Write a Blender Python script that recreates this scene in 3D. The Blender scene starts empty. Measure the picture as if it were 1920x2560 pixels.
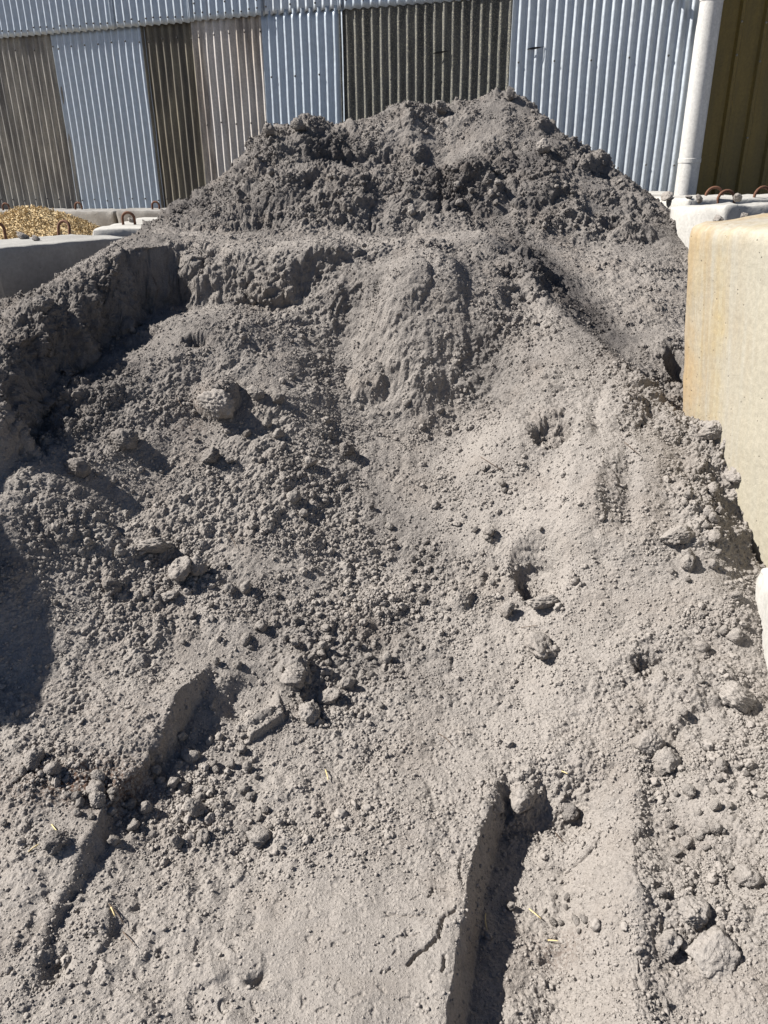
import bpy, bmesh, math, random
import numpy as np
from mathutils import Vector, Matrix, Euler, Quaternion

R = math.radians
scene = bpy.context.scene
C = scene.collection
rng = np.random.default_rng(7)
random.seed(7)

# ------------------------------------------------------------------ camera, light, exposure
EYE = 1.6
PITCH, ROLL, LENS = 24.0, -0.66, 26.0
cam_d = bpy.data.cameras.new("camera")
cam_d.sensor_fit = 'VERTICAL'
cam_d.sensor_height = 34.61
cam_d.lens = LENS
cam_d.clip_start = 0.05
cam_d.clip_end = 2000
cam = bpy.data.objects.new("camera", cam_d)
C.objects.link(cam)
cam_rot = Matrix.Rotation(R(90 - PITCH), 3, 'X') @ Matrix.Rotation(R(ROLL), 3, 'Z')
cam.matrix_world = Matrix.Translation((0, 0, EYE)) @ cam_rot.to_4x4()
scene.camera = cam

SUN_EL, SUN_AZ_BACK = 44.0, 3.5         # from the left (-X), turned a little to the back (+Y)
to_sun = Vector((-math.cos(R(SUN_EL)) * math.cos(R(SUN_AZ_BACK)),
                 math.cos(R(SUN_EL)) * math.sin(R(SUN_AZ_BACK)), math.sin(R(SUN_EL))))
world = bpy.data.worlds.new("World")
scene.world = world
world.use_nodes = True
wn = world.node_tree
wn.nodes.clear()
wo = wn.nodes.new('ShaderNodeOutputWorld')
wb = wn.nodes.new('ShaderNodeBackground')
ws = wn.nodes.new('ShaderNodeTexSky')
ws.sky_type = 'NISHITA'
ws.sun_disc = False
ws.air_density = 0.5
ws.dust_density = 0.3
ws.altitude = 300
ws.sun_elevation = R(SUN_EL)
ws.sun_rotation = R(-90 + SUN_AZ_BACK)
wb.inputs['Strength'].default_value = 0.05
wn.links.new(ws.outputs[0], wb.inputs[0])
wn.links.new(wb.outputs[0], wo.inputs[0])
sun_d = bpy.data.lights.new("sun", 'SUN')
sun_d.energy = 5.0
sun_d.angle = R(0.5)
sun_d.color = (1.0, 0.955, 0.89)
sun = bpy.data.objects.new("sun", sun_d)
sun.rotation_euler = to_sun.to_track_quat('Z', 'Y').to_euler()
sun.location = to_sun * 20
C.objects.link(sun)
vs = scene.view_settings
vs.view_transform = 'Standard'
vs.look = 'None'
vs.exposure = 1.05
vs.gamma = 1.0
vs.use_curve_mapping = False
scene.cycles.max_bounces = 6

# ------------------------------------------------------------------ photo measuring helpers
F = LENS / 34.61 * 2560.0
M3 = np.array(cam_rot)


def ray(px, py):
    d = np.stack([(np.asarray(px, float) - 960) / F, (1280 - np.asarray(py, float)) / F,
                  -np.ones_like(np.asarray(px, float))], -1)
    return d @ M3.T


def at(px, py, Y):
    d = ray(px, py)
    t = np.asarray(Y, float) / d[..., 1]
    return d * t[..., None] + np.array([0, 0, EYE])


def project(P):
    q = (P - np.array([0, 0, EYE])) @ M3
    z = -q[..., 2]
    return 960 + F * q[..., 0] / z, 1280 - F * q[..., 1] / z, z


def at_z(px, py, z):
    d = ray(px, py)
    return d * ((z - EYE) / d[2]) + np.array([0, 0, EYE])


# ------------------------------------------------------------------ noise
_prm = np.random.default_rng(3).permutation(512).astype(np.int32)
_prm = np.concatenate([_prm, _prm])
_g = np.random.default_rng(4).normal(size=(512, 3)).astype(np.float32)
_g /= np.linalg.norm(_g, axis=1, keepdims=True)


def _hash(ix, iy, iz):
    return _prm[_prm[_prm[ix & 511] + (iy & 511)] + (iz & 511)]


def perlin(P, f, seed=0):
    q = (P * f).astype(np.float32) + np.float32(seed * 17.31)
    i = np.floor(q)
    fr = q - i
    i = i.astype(np.int32)
    u = fr * fr * fr * (fr * (fr * 6 - 15) + 10)
    out = np.zeros(len(q), np.float32)
    for dx in (0, 1):
        wx = u[:, 0] if dx else 1 - u[:, 0]
        for dy in (0, 1):
            wxy = wx * (u[:, 1] if dy else 1 - u[:, 1])
            for dz in (0, 1):
                w = wxy * (u[:, 2] if dz else 1 - u[:, 2])
                g = _g[_hash(i[:, 0] + dx, i[:, 1] + dy, i[:, 2] + dz)]
                out += w * (g[:, 0] * (fr[:, 0] - dx) + g[:, 1] * (fr[:, 1] - dy) + g[:, 2] * (fr[:, 2] - dz))
    return out * 1.5


_jit = np.random.default_rng(5).uniform(0.12, 0.88, size=(512, 4)).astype(np.float32)


def bubbles(P, cell, seed=0, keep=1.0):
    """heights of rounded lumps, one per cell of space (0..1)"""
    q = (P / cell).astype(np.float32) + np.float32(seed * 11.7)
    i = np.floor(q - 0.5).astype(np.int32)
    out = np.zeros(len(q), np.float32)
    for dx in (0, 1):
        for dy in (0, 1):
            for dz in (0, 1):
                c = i + np.array([dx, dy, dz], np.int32)
                j = _jit[_hash(c[:, 0], c[:, 1], c[:, 2])]
                d = q - c - j[:, :3]
                r = 0.30 + 0.38 * j[:, 3]
                r = np.where(j[:, 3] * 0.999 < 0.12 + 0.76 * keep, r, 0.001)
                h = r * r - (d * d).sum(1)
                out = np.maximum(out, h / r)
    return np.sqrt(np.maximum(out, 0) * 1.2)


def smooth(a, b, x):
    t = np.clip((x - a) / (b - a), 0, 1)
    return t * t * (3 - 2 * t)


# ------------------------------------------------------------------ materials
def new_mat(name):
    m = bpy.data.materials.new(name)
    m.use_nodes = True
    nt = m.node_tree
    b = nt.nodes['Principled BSDF']
    return m, nt, b


class G:
    """small node helper"""
    def __init__(s, nt):
        s.nt = nt

    def n(s, typ, **kw):
        x = s.nt.nodes.new(typ)
        for k, v in kw.items():
            if k in x.inputs.keys():
                x.inputs[k].default_value = v
            else:
                setattr(x, k, v)
        return x

    def l(s, a, b):
        s.nt.links.new(a, b)

    def coord(s, scale=(1, 1, 1), kind='Object'):
        t = s.n('ShaderNodeTexCoord')
        m = s.n('ShaderNodeMapping')
        m.inputs['Scale'].default_value = scale
        s.l(t.outputs[kind], m.inputs['Vector'])
        return m.outputs[0]

    def noise(s, vec, scale, detail=4, rough=0.55):
        t = s.n('ShaderNodeTexNoise')
        t.inputs['Scale'].default_value = scale
        t.inputs['Detail'].default_value = detail
        t.inputs['Roughness'].default_value = rough
        s.l(vec, t.inputs['Vector'])
        return t.outputs['Fac']

    def ramp(s, fac, stops):
        r = s.n('ShaderNodeValToRGB')
        e = r.color_ramp.elements
        while len(e) < len(stops):
            e.new(0.5)
        for k, (p, c) in enumerate(stops):
            e[k].position = p
            e[k].color = (c if len(c) == 4 else (*c, 1)) if hasattr(c, '__len__') else (c, c, c, 1)
        s.l(fac, r.inputs[0])
        return r.outputs[0]

    def mix(s, fac, a, b, mode='MIX'):
        m = s.n('ShaderNodeMix')
        m.data_type = 'RGBA'
        m.blend_type = mode
        for v, i in ((fac, 0), (a, 6), (b, 7)):
            if hasattr(v, 'links'):
                s.l(v, m.inputs[i])
            else:
                m.inputs[i].default_value = v if i == 0 else (*v, 1)
        return m.outputs[2]

    def math(s, op, a, b=0.0):
        m = s.n('ShaderNodeMath', operation=op)
        for v, i in ((a, 0), (b, 1)):
            if hasattr(v, 'links'):
                s.l(v, m.inputs[i])
            else:
                m.inputs[i].default_value = v
        return m.outputs[0]

    def bump(s, h, strength, dist):
        b = s.n('ShaderNodeBump')
        b.inputs['Strength'].default_value = strength
        b.inputs['Distance'].default_value = dist
        s.l(h, b.inputs['Height'])
        return b.outputs[0]


def soil_material(name, dry=(0.282, 0.259, 0.238), wet=(0.095, 0.088, 0.085), moist_shade=None, bump=True):
    m, nt, b = new_mat(name)
    g = G(nt)
    v = g.coord()
    if moist_shade is None or moist_shade == 'instancer':
        a = g.n('ShaderNodeAttribute')
        a.attribute_name = 'moist_shade'
        if moist_shade:
            a.attribute_type = 'INSTANCER'
        fac = a.outputs['Fac']
    else:
        val = g.n('ShaderNodeValue')
        val.outputs[0].default_value = moist_shade
        fac = val.outputs[0]
    n1 = g.noise(v, 9, 5, 0.65)
    n2 = g.noise(v, 160, 4, 0.7)
    n3 = g.noise(v, 1.7, 3)
    f = g.math('ADD', fac, g.math('MULTIPLY', g.math('SUBTRACT', n1, 0.5), 0.55))
    f = g.math('ADD', f, g.math('MULTIPLY', g.math('SUBTRACT', n3, 0.5), 0.35))
    f = g.ramp(f, [(0.0, 0.0), (1.0, 1.0)])
    col = g.mix(f, dry, wet)
    grain = g.ramp(n2, [(0.25, 0.70), (0.5, 1.0), (0.75, 1.22)])
    col = g.mix(1.0, col, grain, 'MULTIPLY')
    # faint warm patches of organic dust
    w = g.ramp(g.noise(v, 4.3, 3), [(0.5, 0.0), (0.75, 1.0)])
    col = g.mix(g.math('MULTIPLY', w, 0.35), col, (0.165, 0.135, 0.112))
    if moist_shade is None:
        a2 = g.n('ShaderNodeAttribute')
        a2.attribute_name = 'bark'
        col = g.mix(g.math('MULTIPLY', a2.outputs['Fac'], g.ramp(g.noise(v, 120, 2), [(0.4, 0.0), (0.6, 1.0)])), col, (0.085, 0.05, 0.035))
    g.l(col, b.inputs['Base Color'])
    b.inputs['Roughness'].default_value = 1.0
    b.inputs['Specular IOR Level'].default_value = 0.08
    if bump:
        def grains(scale):
            vo = g.n('ShaderNodeTexVoronoi')
            vo.inputs['Scale'].default_value = scale
            vo.inputs['Randomness'].default_value = 1.0
            g.l(v, vo.inputs['Vector'])
            sep = g.n('ShaderNodeSeparateColor')
            g.l(vo.outputs['Color'], sep.inputs[0])
            r_ = g.math('MULTIPLY', sep.outputs[0], 0.75)
            return g.math('MAXIMUM', g.math('SUBTRACT', r_, vo.outputs['Distance']), 0.0)
        h = g.math('ADD', g.math('MULTIPLY', grains(120), 1.0), g.math('MULTIPLY', grains(290), 0.55))
        h = g.math('ADD', h, g.math('MULTIPLY', g.noise(v, 500, 3, 0.75), 0.5))
        g.l(g.bump(h, 0.9, 0.0055), b.inputs['Normal'])
    return m


MAT_SOIL = soil_material('soil')
MAT_CLOD = soil_material('soil_clod_dry', moist_shade=0.06)
MAT_CLOD_WET = soil_material('soil_clod_moist', moist_shade=0.5)
MAT_CRUMB = soil_material('soil_crumb', moist_shade='instancer', bump=False)


def galvanised(name, base=(0.56, 0.60, 0.64), rough=0.42, metal=0.75, dirt=0.25):
    m, nt, b = new_mat(name)
    g = G(nt)
    v = g.coord((5, 5, 0.55))
    v2 = g.coord()
    s1 = g.noise(v, 3.0, 5, 0.6)
    s2 = g.noise(v2, 28, 4, 0.6)
    d = g.ramp(s1, [(0.45, 0.0), (0.75, 1.0)])
    col = g.mix(g.math('MULTIPLY', d, dirt), base, (0.30, 0.29, 0.26))
    run = g.ramp(g.noise(g.coord((9, 9, 0.35)), 4.0, 4, 0.7), [(0.60, 0.0), (0.72, 1.0)])
    col = g.mix(g.math('MULTIPLY', run, 0.45), col, (0.22, 0.19, 0.16))
    col = g.mix(1.0, col, g.ramp(s2, [(0.3, 0.86), (0.7, 1.06)]), 'MULTIPLY')
    g.l(col, b.inputs['Base Color'])
    b.inputs['Metallic'].default_value = metal
    g.l(g.ramp(s2, [(0.2, rough - 0.08), (0.8, rough + 0.12)]), b.inputs['Roughness'])
    g.l(g.bump(g.noise(v2, 7, 2), 0.25, 0.01), b.inputs['Normal'])
    return m


def weathered(name, c1, c2, c3, lichen=0.0, rough=0.8, stain=0.6):
    """coated or cement sheet with vertical weathering streaks"""
    m, nt, b = new_mat(name)
    g = G(nt)
    v = g.coord((1, 1, 0.12))
    v2 = g.coord()
    s1 = g.noise(v, 26, 5, 0.6)
    s2 = g.noise(v, 5, 3)
    s3 = g.noise(v2, 60, 5, 0.7)
    col = g.mix(g.ramp(s1, [(0.4, 0.0), (0.65, 1.0)]), c1, c2)
    col = g.mix(g.math('MULTIPLY', g.ramp(s2, [(0.48, 0.0), (0.62, 1.0)]), stain), col, c3)
    col = g.mix(1.0, col, g.ramp(s3, [(0.25, 0.75), (0.7, 1.15)]), 'MULTIPLY')
    if lichen:
        li = g.ramp(g.noise(v2, 95, 4, 0.75), [(0.53, 0.0), (0.60, 1.0)])
        col = g.mix(g.math('MULTIPLY', li, lichen), col, (0.30, 0.28, 0.21))
    g.l(col, b.inputs['Base Color'])
    b.inputs['Roughness'].default_value = rough
    b.inputs['Specular IOR Level'].default_value = 0.3
    g.l(g.bump(g.math('ADD', s3, g.noise(v2, 150, 3)), 0.6 if lichen else 0.3, 0.006 if lichen else 0.002), b.inputs['Normal'])
    return m


def concrete(name, base, alt, streak=None, rough=0.9, pits=True, alt_hi=0.62, splotch=None, side_stain=None):
    m, nt, b = new_mat(name)
    g = G(nt)
    v2 = g.coord()
    n1 = g.noise(v2, 3.2, 6, 0.6)
    n2 = g.noise(v2, 45, 5, 0.65)
    col = g.mix(g.ramp(n1, [(0.4, 0.0), (alt_hi, 1.0)]), base, alt)
    if streak:
        v = g.coord((1, 1, 0.035))
        s = g.ramp(g.noise(v, 34, 5, 0.65), [(0.38, 0.0), (0.62, 1.0)])
        s2 = g.ramp(g.noise(v, 6, 3), [(0.40, 0.0), (0.58, 1.0)])
        col = g.mix(g.math('MULTIPLY', s2, 0.75), col, streak[0])
        col = g.mix(g.math('MULTIPLY', s, 0.40), col, streak[1])
    if side_stain:
        tc = g.n('ShaderNodeTexCoord')
        sp = g.n('ShaderNodeSeparateXYZ')
        g.l(tc.outputs['Object'], sp.inputs[0])
        yy = g.math('ADD', sp.outputs[1], g.math('MULTIPLY', g.math('SUBTRACT', g.noise(v2, 4, 5, 0.65), 0.5), 0.55))
        pale = g.ramp(yy, [(0.12, 1.0), (0.42, 0.0)])
        col = g.mix(g.math('MULTIPLY', pale, 0.85), col, side_stain)
        edge = g.ramp(yy, [(0.46, 0.0), (0.62, 1.0)])
        col = g.mix(g.math('MULTIPLY', edge, 0.5), col, (0.33, 0.215, 0.095))
    if splotch:
        col = g.mix(g.ramp(g.noise(v2, 5, 5, 0.7), [(0.55, 0.0), (0.62, 0.8)]), col, splotch)
    col = g.mix(1.0, col, g.ramp(n2, [(0.25, 0.82), (0.7, 1.08)]), 'MULTIPLY')
    h = n2
    if pits:
        vo = g.n('ShaderNodeTexVoronoi')
        vo.inputs['Scale'].default_value = 38
        vo.inputs['Randomness'].default_value = 1.0
        g.l(v2, vo.inputs['Vector'])
        p = g.ramp(vo.outputs['Distance'], [(0.06, 0.0), (0.16, 1.0)])
        sel = g.ramp(g.noise(v2, 22, 2), [(0.52, 1.0), (0.60, 0.0)])
        p = g.math('MAXIMUM', p, sel)
        col = g.mix(1.0, col, g.ramp(p, [(0.0, 0.45), (1.0, 1.0)]), 'MULTIPLY')
        h = g.math('ADD', h, g.math('MULTIPLY', p, 0.8))
    g.l(col, b.inputs['Base Color'])
    b.inputs['Roughness'].default_value = rough
    b.inputs['Specular IOR Level'].default_value = 0.2
    g.l(g.bump(h, 0.6, 0.004), b.inputs['Normal'])
    return m


def plain(name, col, rough=0.6, metal=0.0, var=0.25, scale=40):
    m, nt, b = new_mat(name)
    g = G(nt)
    n = g.noise(g.coord(), scale, 4, 0.65)
    c = g.mix(1.0, col, g.ramp(n, [(0.25, 1 - var), (0.75, 1 + var)]), 'MULTIPLY')
    g.l(c, b.inputs['Base Color'])
    b.inputs['Roughness'].default_value = rough
    b.inputs['Metallic'].default_value = metal
    g.l(g.bump(n, 0.3, 0.002), b.inputs['Normal'])
    return m


# ------------------------------------------------------------------ object helpers
def mesh_np(name, V, Fc, mat=None, shade=True):
    """V (n,3), Fc (m,k) arrays of one polygon size"""
    me = bpy.data.meshes.new(name)
    V = np.asarray(V, np.float32)
    Fc = np.asarray(Fc, np.int32)
    k = Fc.shape[1]
    me.vertices.add(len(V))
    me.vertices.foreach_set('co', V.ravel())
    me.loops.add(Fc.size)
    me.loops.foreach_set('vertex_index', Fc.ravel())
    me.polygons.add(len(Fc))
    me.polygons.foreach_set('loop_start', np.arange(0, Fc.size, k, dtype=np.int32))
    me.polygons.foreach_set('use_smooth', np.full(len(Fc), shade))
    me.update(calc_edges=True)
    if mat:
        me.materials.append(mat)
    return me


def link(name, me, parent=None, loc=None, rot=None, **props):
    o = bpy.data.objects.new(name, me)
    C.objects.link(o)
    if parent:
        o.parent = parent
    if loc is not None:
        o.location = loc
    if rot is not None:
        o.rotation_euler = rot
    for k, v in props.items():
        o[k] = v
    return o


def empty(name, loc, rot=(0, 0, 0), **props):
    o = link(name, None, None, loc, rot, **props)
    o.empty_display_size = 0.1
    return o


def grid_faces(nv, nu, off=0):
    i = np.arange(nv - 1)[:, None] * nu + np.arange(nu - 1)[None, :] + off
    return np.stack([i, i + 1, i + nu + 1, i + nu], -1).reshape(-1, 4)


def tube(path, rad, seg=10, closed_ends=True):
    """tube along a list of points, quads; rad scalar or list"""
    path = np.asarray(path, float)
    n = len(path)
    rad = np.full(n, rad) if np.isscalar(rad) else np.asarray(rad)
    T = np.gradient(path, axis=0)
    T /= np.linalg.norm(T, axis=1, keepdims=True)
    ref = np.array([0.31, 0.93, 0.17])
    V = []
    for k in range(n):
        a = np.cross(T[k], ref)
        a /= np.linalg.norm(a)
        b = np.cross(T[k], a)
        ph = np.linspace(0, 2 * np.pi, seg, endpoint=False)
        V.append(path[k] + rad[k] * (np.cos(ph)[:, None] * a + np.sin(ph)[:, None] * b))
        ref = b if False else ref
    V = np.concatenate(V)
    Fc = []
    for k in range(n - 1):
        for s in range(seg):
            Fc.append((k * seg + s, k * seg + (s + 1) % seg, (k + 1) * seg + (s + 1) % seg, (k + 1) * seg + s))
    if closed_ends:
        c0, c1 = len(V), len(V) + 1
        V = np.concatenate([V, path[:1], path[-1:]])
        for s in range(0, seg, 2):
            Fc.append((c0, (s + 2) % seg, s + 1, s))
            e = (n - 1) * seg
            Fc.append((c1, e + s, e + s + 1, e + (s + 2) % seg))
    return V, np.array(Fc)


# ------------------------------------------------------------------ the soil heap: measured points -> surface
class Surface:
    """smooth surface through measured points"""
    def __init__(self):
        self.p = []

    def cp(self, *rows):
        for px, py, Y in rows:
            self.p.append(at(px, py, Y))

    def wp(self, *rows):
        for r in rows:
            self.p.append(np.array(r, float))

    def solve(self):
        P = np.array(self.p)
        xy = P[:, :2]
        K = mq(((xy[:, None] - xy[None]) ** 2).sum(-1)) + np.eye(len(xy)) * (-0.004)
        A = np.block([[K, np.ones((len(xy), 1)), xy], [np.ones((1, len(xy))), np.zeros((1, 3))], [xy.T, np.zeros((2, 3))]])
        coef = np.linalg.solve(A, np.concatenate([P[:, 2], np.zeros(3)]))
        q = np.stack([gx.ravel(), gy.ravel()], 1)
        H = np.empty(len(q))
        for s in range(0, len(q), 20000):
            b = q[s:s + 20000]
            H[s:s + 20000] = mq(((b[:, None] - xy[None]) ** 2).sum(-1)) @ coef[:len(xy)] + coef[len(xy)] + b @ coef[len(xy) + 1:]
        self.H = H.reshape(gx.shape)
        return self

    def z(self, X, Y):
        fx = np.clip((X - GX[0]) / (GX[1] - GX[0]), 0, len(GX) - 1.001)
        fy = np.clip((Y - GY[0]) / (GY[1] - GY[0]), 0, len(GY) - 1.001)
        ix, iy = fx.astype(int), fy.astype(int)
        fx, fy = fx - ix, fy - iy
        H = self.H
        return (H[iy, ix] * (1 - fx) * (1 - fy) + H[iy, ix + 1] * fx * (1 - fy) + H[iy + 1, ix] * (1 - fx) * fy + H[iy + 1, ix + 1] * fx * fy)


def mq(d2):
    return np.sqrt(d2 + 0.06 ** 2)


GX = np.linspace(-3.6, 3.6, 380)
GY = np.linspace(0.3, 7.7, 400)
gx, gy = np.meshgrid(GX, GY)
LOW, UP = Surface(), Surface()      # the dug-out slope in front; the bench, banks and upper heap behind
cp, wp = LOW.cp, LOW.wp
# flat tracked ground in front
for X in (-1.6, -1.1, -0.7, -0.35, 0, 0.3, 0.6):
    for Y in (0.4, 0.8, 1.15, 1.45):
        wp((X, Y, 0.0 + 0.02 * (X < -0.5)))
wp((0.9, 0.8, .06), (0.95, 1.15, .08), (1.3, 0.8, .12), (1.3, 1.2, .15), (0.95, .4, .05), (-1.9, 1.2, .08), (-1.9, .6, .06))
# centre talus
cp((960, 2000, 1.62), (960, 1800, 1.93), (960, 1600, 2.25), (960, 1400, 2.58), (960, 1200, 2.95), (960, 1040, 3.27),
   (800, 1900, 1.76), (1120, 1850, 1.86), (1120, 1600, 2.24), (1120, 1400, 2.56), (1120, 1200, 2.92))
# valley under the left bank
cp((0, 1250, 2.42), (0, 1388, 2.25), (0, 1600, 2.02), (0, 1800, 1.80), (0, 2000, 1.55),
   (60, 1180, 2.60), (110, 1070, 2.92), (185, 965, 3.09), (300, 862, 3.37), (420, 770, 3.92), (500, 765, 3.92), (600, 765, 3.88), (690, 758, 3.82), (845, 745, 3.73))
wp((-1.75, 2.4, .42), (-1.8, 2.0, .25), (-2.0, 1.6, .1), (-1.5, 3.3, .75), (-1.2, 3.75, .92), (-.9, 4.05, 1.0), (-.5, 4.05, 1.02), (-.25, 4.0, 1.1), (-2, 2.8, .6))
# talus left
cp((300, 905, 3.24), (460, 802, 3.5), (640, 792, 3.55), (500, 1000, 3.12), (300, 1100, 2.86), (150, 1200, 2.6), (700, 1000, 3.15),
   (700, 1200, 2.8), (500, 1200, 2.78), (300, 1300, 2.58), (150, 1400, 2.32), (300, 1500, 2.26), (500, 1400, 2.48), (700, 1400, 2.5),
   (500, 1600, 2.16), (700, 1600, 2.18), (300, 1750, 1.9), (300, 1900, 1.70), (700, 1800, 1.91), (150, 1700, 1.93), (150, 1950, 1.63))
# buttress in the middle
cp((900, 1000, 3.34), (900, 930, 3.47), (860, 840, 3.62), (950, 800, 3.58), (950, 700, 3.74), (950, 655, 3.90),
   (1100, 1085, 3.22), (1100, 950, 3.37), (1100, 800, 3.52), (1100, 700, 3.68), (1100, 655, 3.90), (1030, 1000, 3.32), (1030, 880, 3.45),
   (1200, 1045, 3.22), (1190, 900, 3.42), (1250, 850, 3.45), (1250, 720, 3.74), (1200, 650, 3.98))
# right shoulder
RIDGE = [(1215, 603, 4.2), (1308, 662, 3.95), (1389, 766, 3.6), (1460, 830, 3.4), (1539, 893, 3.2), (1643, 997, 2.98)]
cp(*RIDGE)
cp((1400, 900, 3.2), (1400, 1000, 3.05), (1330, 780, 3.6),
   (1300, 1100, 2.95), (1500, 1000, 2.98), (1500, 1150, 2.7), (1300, 1300, 2.65), (1500, 1300, 2.48), (1650, 1150, 2.64), (1750, 1130, 2.68),
   (1830, 1100, 2.70), (1707, 1020, 2.93), (1800, 1300, 2.45), (1700, 1300, 2.45), (1905, 1400, 2.45), (1800, 1500, 2.15), (1650, 1500, 2.2),
   (1500, 1500, 2.25), (1300, 1500, 2.35), (1300, 1700, 2.05), (1450, 1700, 2.0), (1600, 1700, 1.97), (1800, 1700, 1.9), (1905, 1700, 1.9),
   (1600, 1900, 1.70), (1800, 1900, 1.64), (1600, 2200, 1.32), (1800, 2200, 1.30))
wp((1.6, 2.9, .6), (1.5, 2.3, .22), (1.6, 1.6, .15), (1.4, 3.3, .75), (.9, 4.1, 1.1), (0, 4.2, 1.19), (.3, 4.3, 1.18))
# ---- bench, banks, upper heap
cp, wp = UP.cp, UP.wp
cp((0, 835, 3.05), (104, 800, 3.2), (200, 735, 3.4), (300, 630, 3.75), (400, 610, 4.06), (520, 618, 4.05), (700, 616, 3.96), (840, 616, 3.9), (610, 617, 4.0),
   (0, 940, 2.85), (0, 1030, 2.68))
wp((-.05, 3.95, 1.26), (.2, 3.95, 1.26), (.4, 4.05, 1.26), (-1.75, 2.4, .66), (-1.42, 2.55, .66), (-1.42, 2.3, .53), (-1.6, 2.1, .42), (-1.9, 2.0, .4), (-1.2, 3.3, 1.0), (-.9, 3.7, 1.2), (-.5, 3.7, 1.22), (-.1, 3.8, 1.24), (-1.3, 2.8, .80), (-1.3, 2.4, .55))
cp((330, 590, 4.2), (420, 580, 4.7), (700, 582, 4.7), (1000, 586, 4.7), (1180, 592, 4.6), (560, 600, 4.3), (850, 600, 4.3), (1080, 606, 4.3))
for px_, py_, Y_ in RIDGE:
    p_ = at(px_, py_, Y_)
    wp(p_ + np.array([0.09, 0.0, -0.075]), p_ + np.array([0.20, 0.08, -0.13]), p_ + np.array([0.05, 0.24, 0.03 if Y_ > 3.5 else -0.02]), p_ + np.array([-0.1, 0.0, -0.04]))
cp((1500, 690, 4.3), (1600, 800, 3.8), (1665, 870, 3.52), (1600, 650, 4.4),
   (1450, 620, 4.6), (1680, 700, 4.2), (1680, 600, 4.7), (1640, 530, 5.0), (1550, 500, 5.0), (1400, 520, 4.85), (1300, 560, 4.8))
# upper heap
cp((1200, 545, 4.85), (1000, 545, 4.85), (800, 545, 4.85), (600, 550, 4.85), (450, 560, 4.85),
   (1000, 440, 5.02), (1100, 432, 5.02), (850, 432, 5.02), (700, 450, 5.05), (560, 500, 5.1), (1000, 425, 5.36), (850, 425, 5.36), (1100, 420, 5.36),
   (1000, 300, 5.58), (1000, 264, 5.75), (800, 330, 5.5), (800, 307, 5.7), (680, 327, 5.6), (640, 380, 5.4), (1200, 247, 5.75),
   (1273, 226, 5.8), (1200, 350, 5.45), (1300, 300, 5.55), (1300, 400, 5.2), (1354, 284, 5.75), (1446, 363, 5.6), (1527, 420, 5.5),
   (1597, 471, 5.4), (1660, 515, 5.3), (567, 438, 5.4), (463, 505, 5.3), (400, 562, 5.2), (1450, 450, 5.1), (1190, 430, 5.1))
wp((0.8, 6.5, 1.55), (0, 6.6, 1.4), (-1.0, 6.4, 1.25), (1.6, 6.3, 1.25), (0, 7.4, 1.0), (2, 7.2, 1.0), (-2, 7.4, .9), (-2.1, 5.6, .9),
   (-2.0, 4.6, .75), (-2.3, 3.8, .7), (-2.2, 3.0, .75), (-2.1, 2.3, .45), (-1.9, 1.7, .15), (2.3, 5.0, 1.0), (2.0, 4.2, .85),
   (1.6, 2.9, .55), (1.9, 3.5, .7))
LOW.solve()
UP.solve()
CREST = np.array([(-2.2, 1.85), (-1.60, 2.0), (-1.40, 2.2), (-1.36, 2.55)] + [tuple(at(*q_)[:2]) for q_ in
                 [(0, 800, 3.0), (104, 752, 3.2), (200, 690, 3.4), (300, 602, 3.75), (400, 604, 4.04), (520, 618, 4.03), (700, 616, 3.93), (840, 616, 3.86), (1000, 610, 4.1)] + RIDGE] + [(1.35, 2.75), (1.8, 2.5)])
_ca, _cb = CREST[:-1], CREST[1:]


def crest_side(X, Y):
    """distance in front of the broken edge (+) or behind it (-)"""
    best = np.full(X.shape, 1e9)
    sign = np.ones(X.shape)
    for a, b in zip(_ca, _cb):
        ab = b - a
        t = np.clip(((X - a[0]) * ab[0] + (Y - a[1]) * ab[1]) / (ab @ ab), 0, 1)
        dx, dy = X - a[0] - t * ab[0], Y - a[1] - t * ab[1]
        d = dx * dx + dy * dy
        cr = ab[0] * dy - ab[1] * dx
        m = d < best - 1e-12
        best = np.where(m, d, best)
        sign = np.where(m, np.where(cr <= 0, 1.0, -1.0), sign)
    return sign * np.sqrt(best)


def lookup(X, Y):
    s = crest_side(X, Y)
    p = np.stack([X.ravel(), Y.ravel(), np.zeros(X.size)], 1)
    w = (0.055 * perlin(p, 3.3, 71) + 0.045 * perlin(p, 7.5, 72) + 0.014 * perlin(p, 19, 73) + 0.004 * perlin(p, 46, 74)).reshape(X.shape)
    w = w * (1 + 0.6 * smooth(-0.7, -1.0, X)) * smooth(1.0, 0.3, X) + 0.085 * smooth(0.2, 0.5, X)
    wide = 0.10 + 0.10 * smooth(-1.15, -0.85, X) * smooth(0.6, 0.2, X)
    m = smooth(-0.02, wide, s + w)
    return UP.z(X, Y) * (1 - m) + LOW.z(X, Y) * m


def hit(px, py):
    d = ray(px, py)
    t = np.linspace(0.6, 9, 2500)
    P = d[None] * t[:, None] + np.array([0, 0, EYE])
    below = P[:, 2] < lookup(P[:, 0], P[:, 1])
    k = int(np.argmax(below))
    return P[k]


def poly_by_y(pix, z=None):
    pts = np.array([hit(*p) if z is None else at_z(*p, z) for p in pix])
    o = np.argsort(pts[:, 1])
    return pts[o]


# adaptive polar grid: fine where the camera is near, finer on steep faces
NU, NV = 850, 1380
uu = np.linspace(-1, 1, NU)
NC = 70
uc = np.linspace(-1, 1, NC)
Yf = np.linspace(0.62, 6.9, 2200)


def half_width(Y):
    return 0.47 + 0.405 * Y


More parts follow.
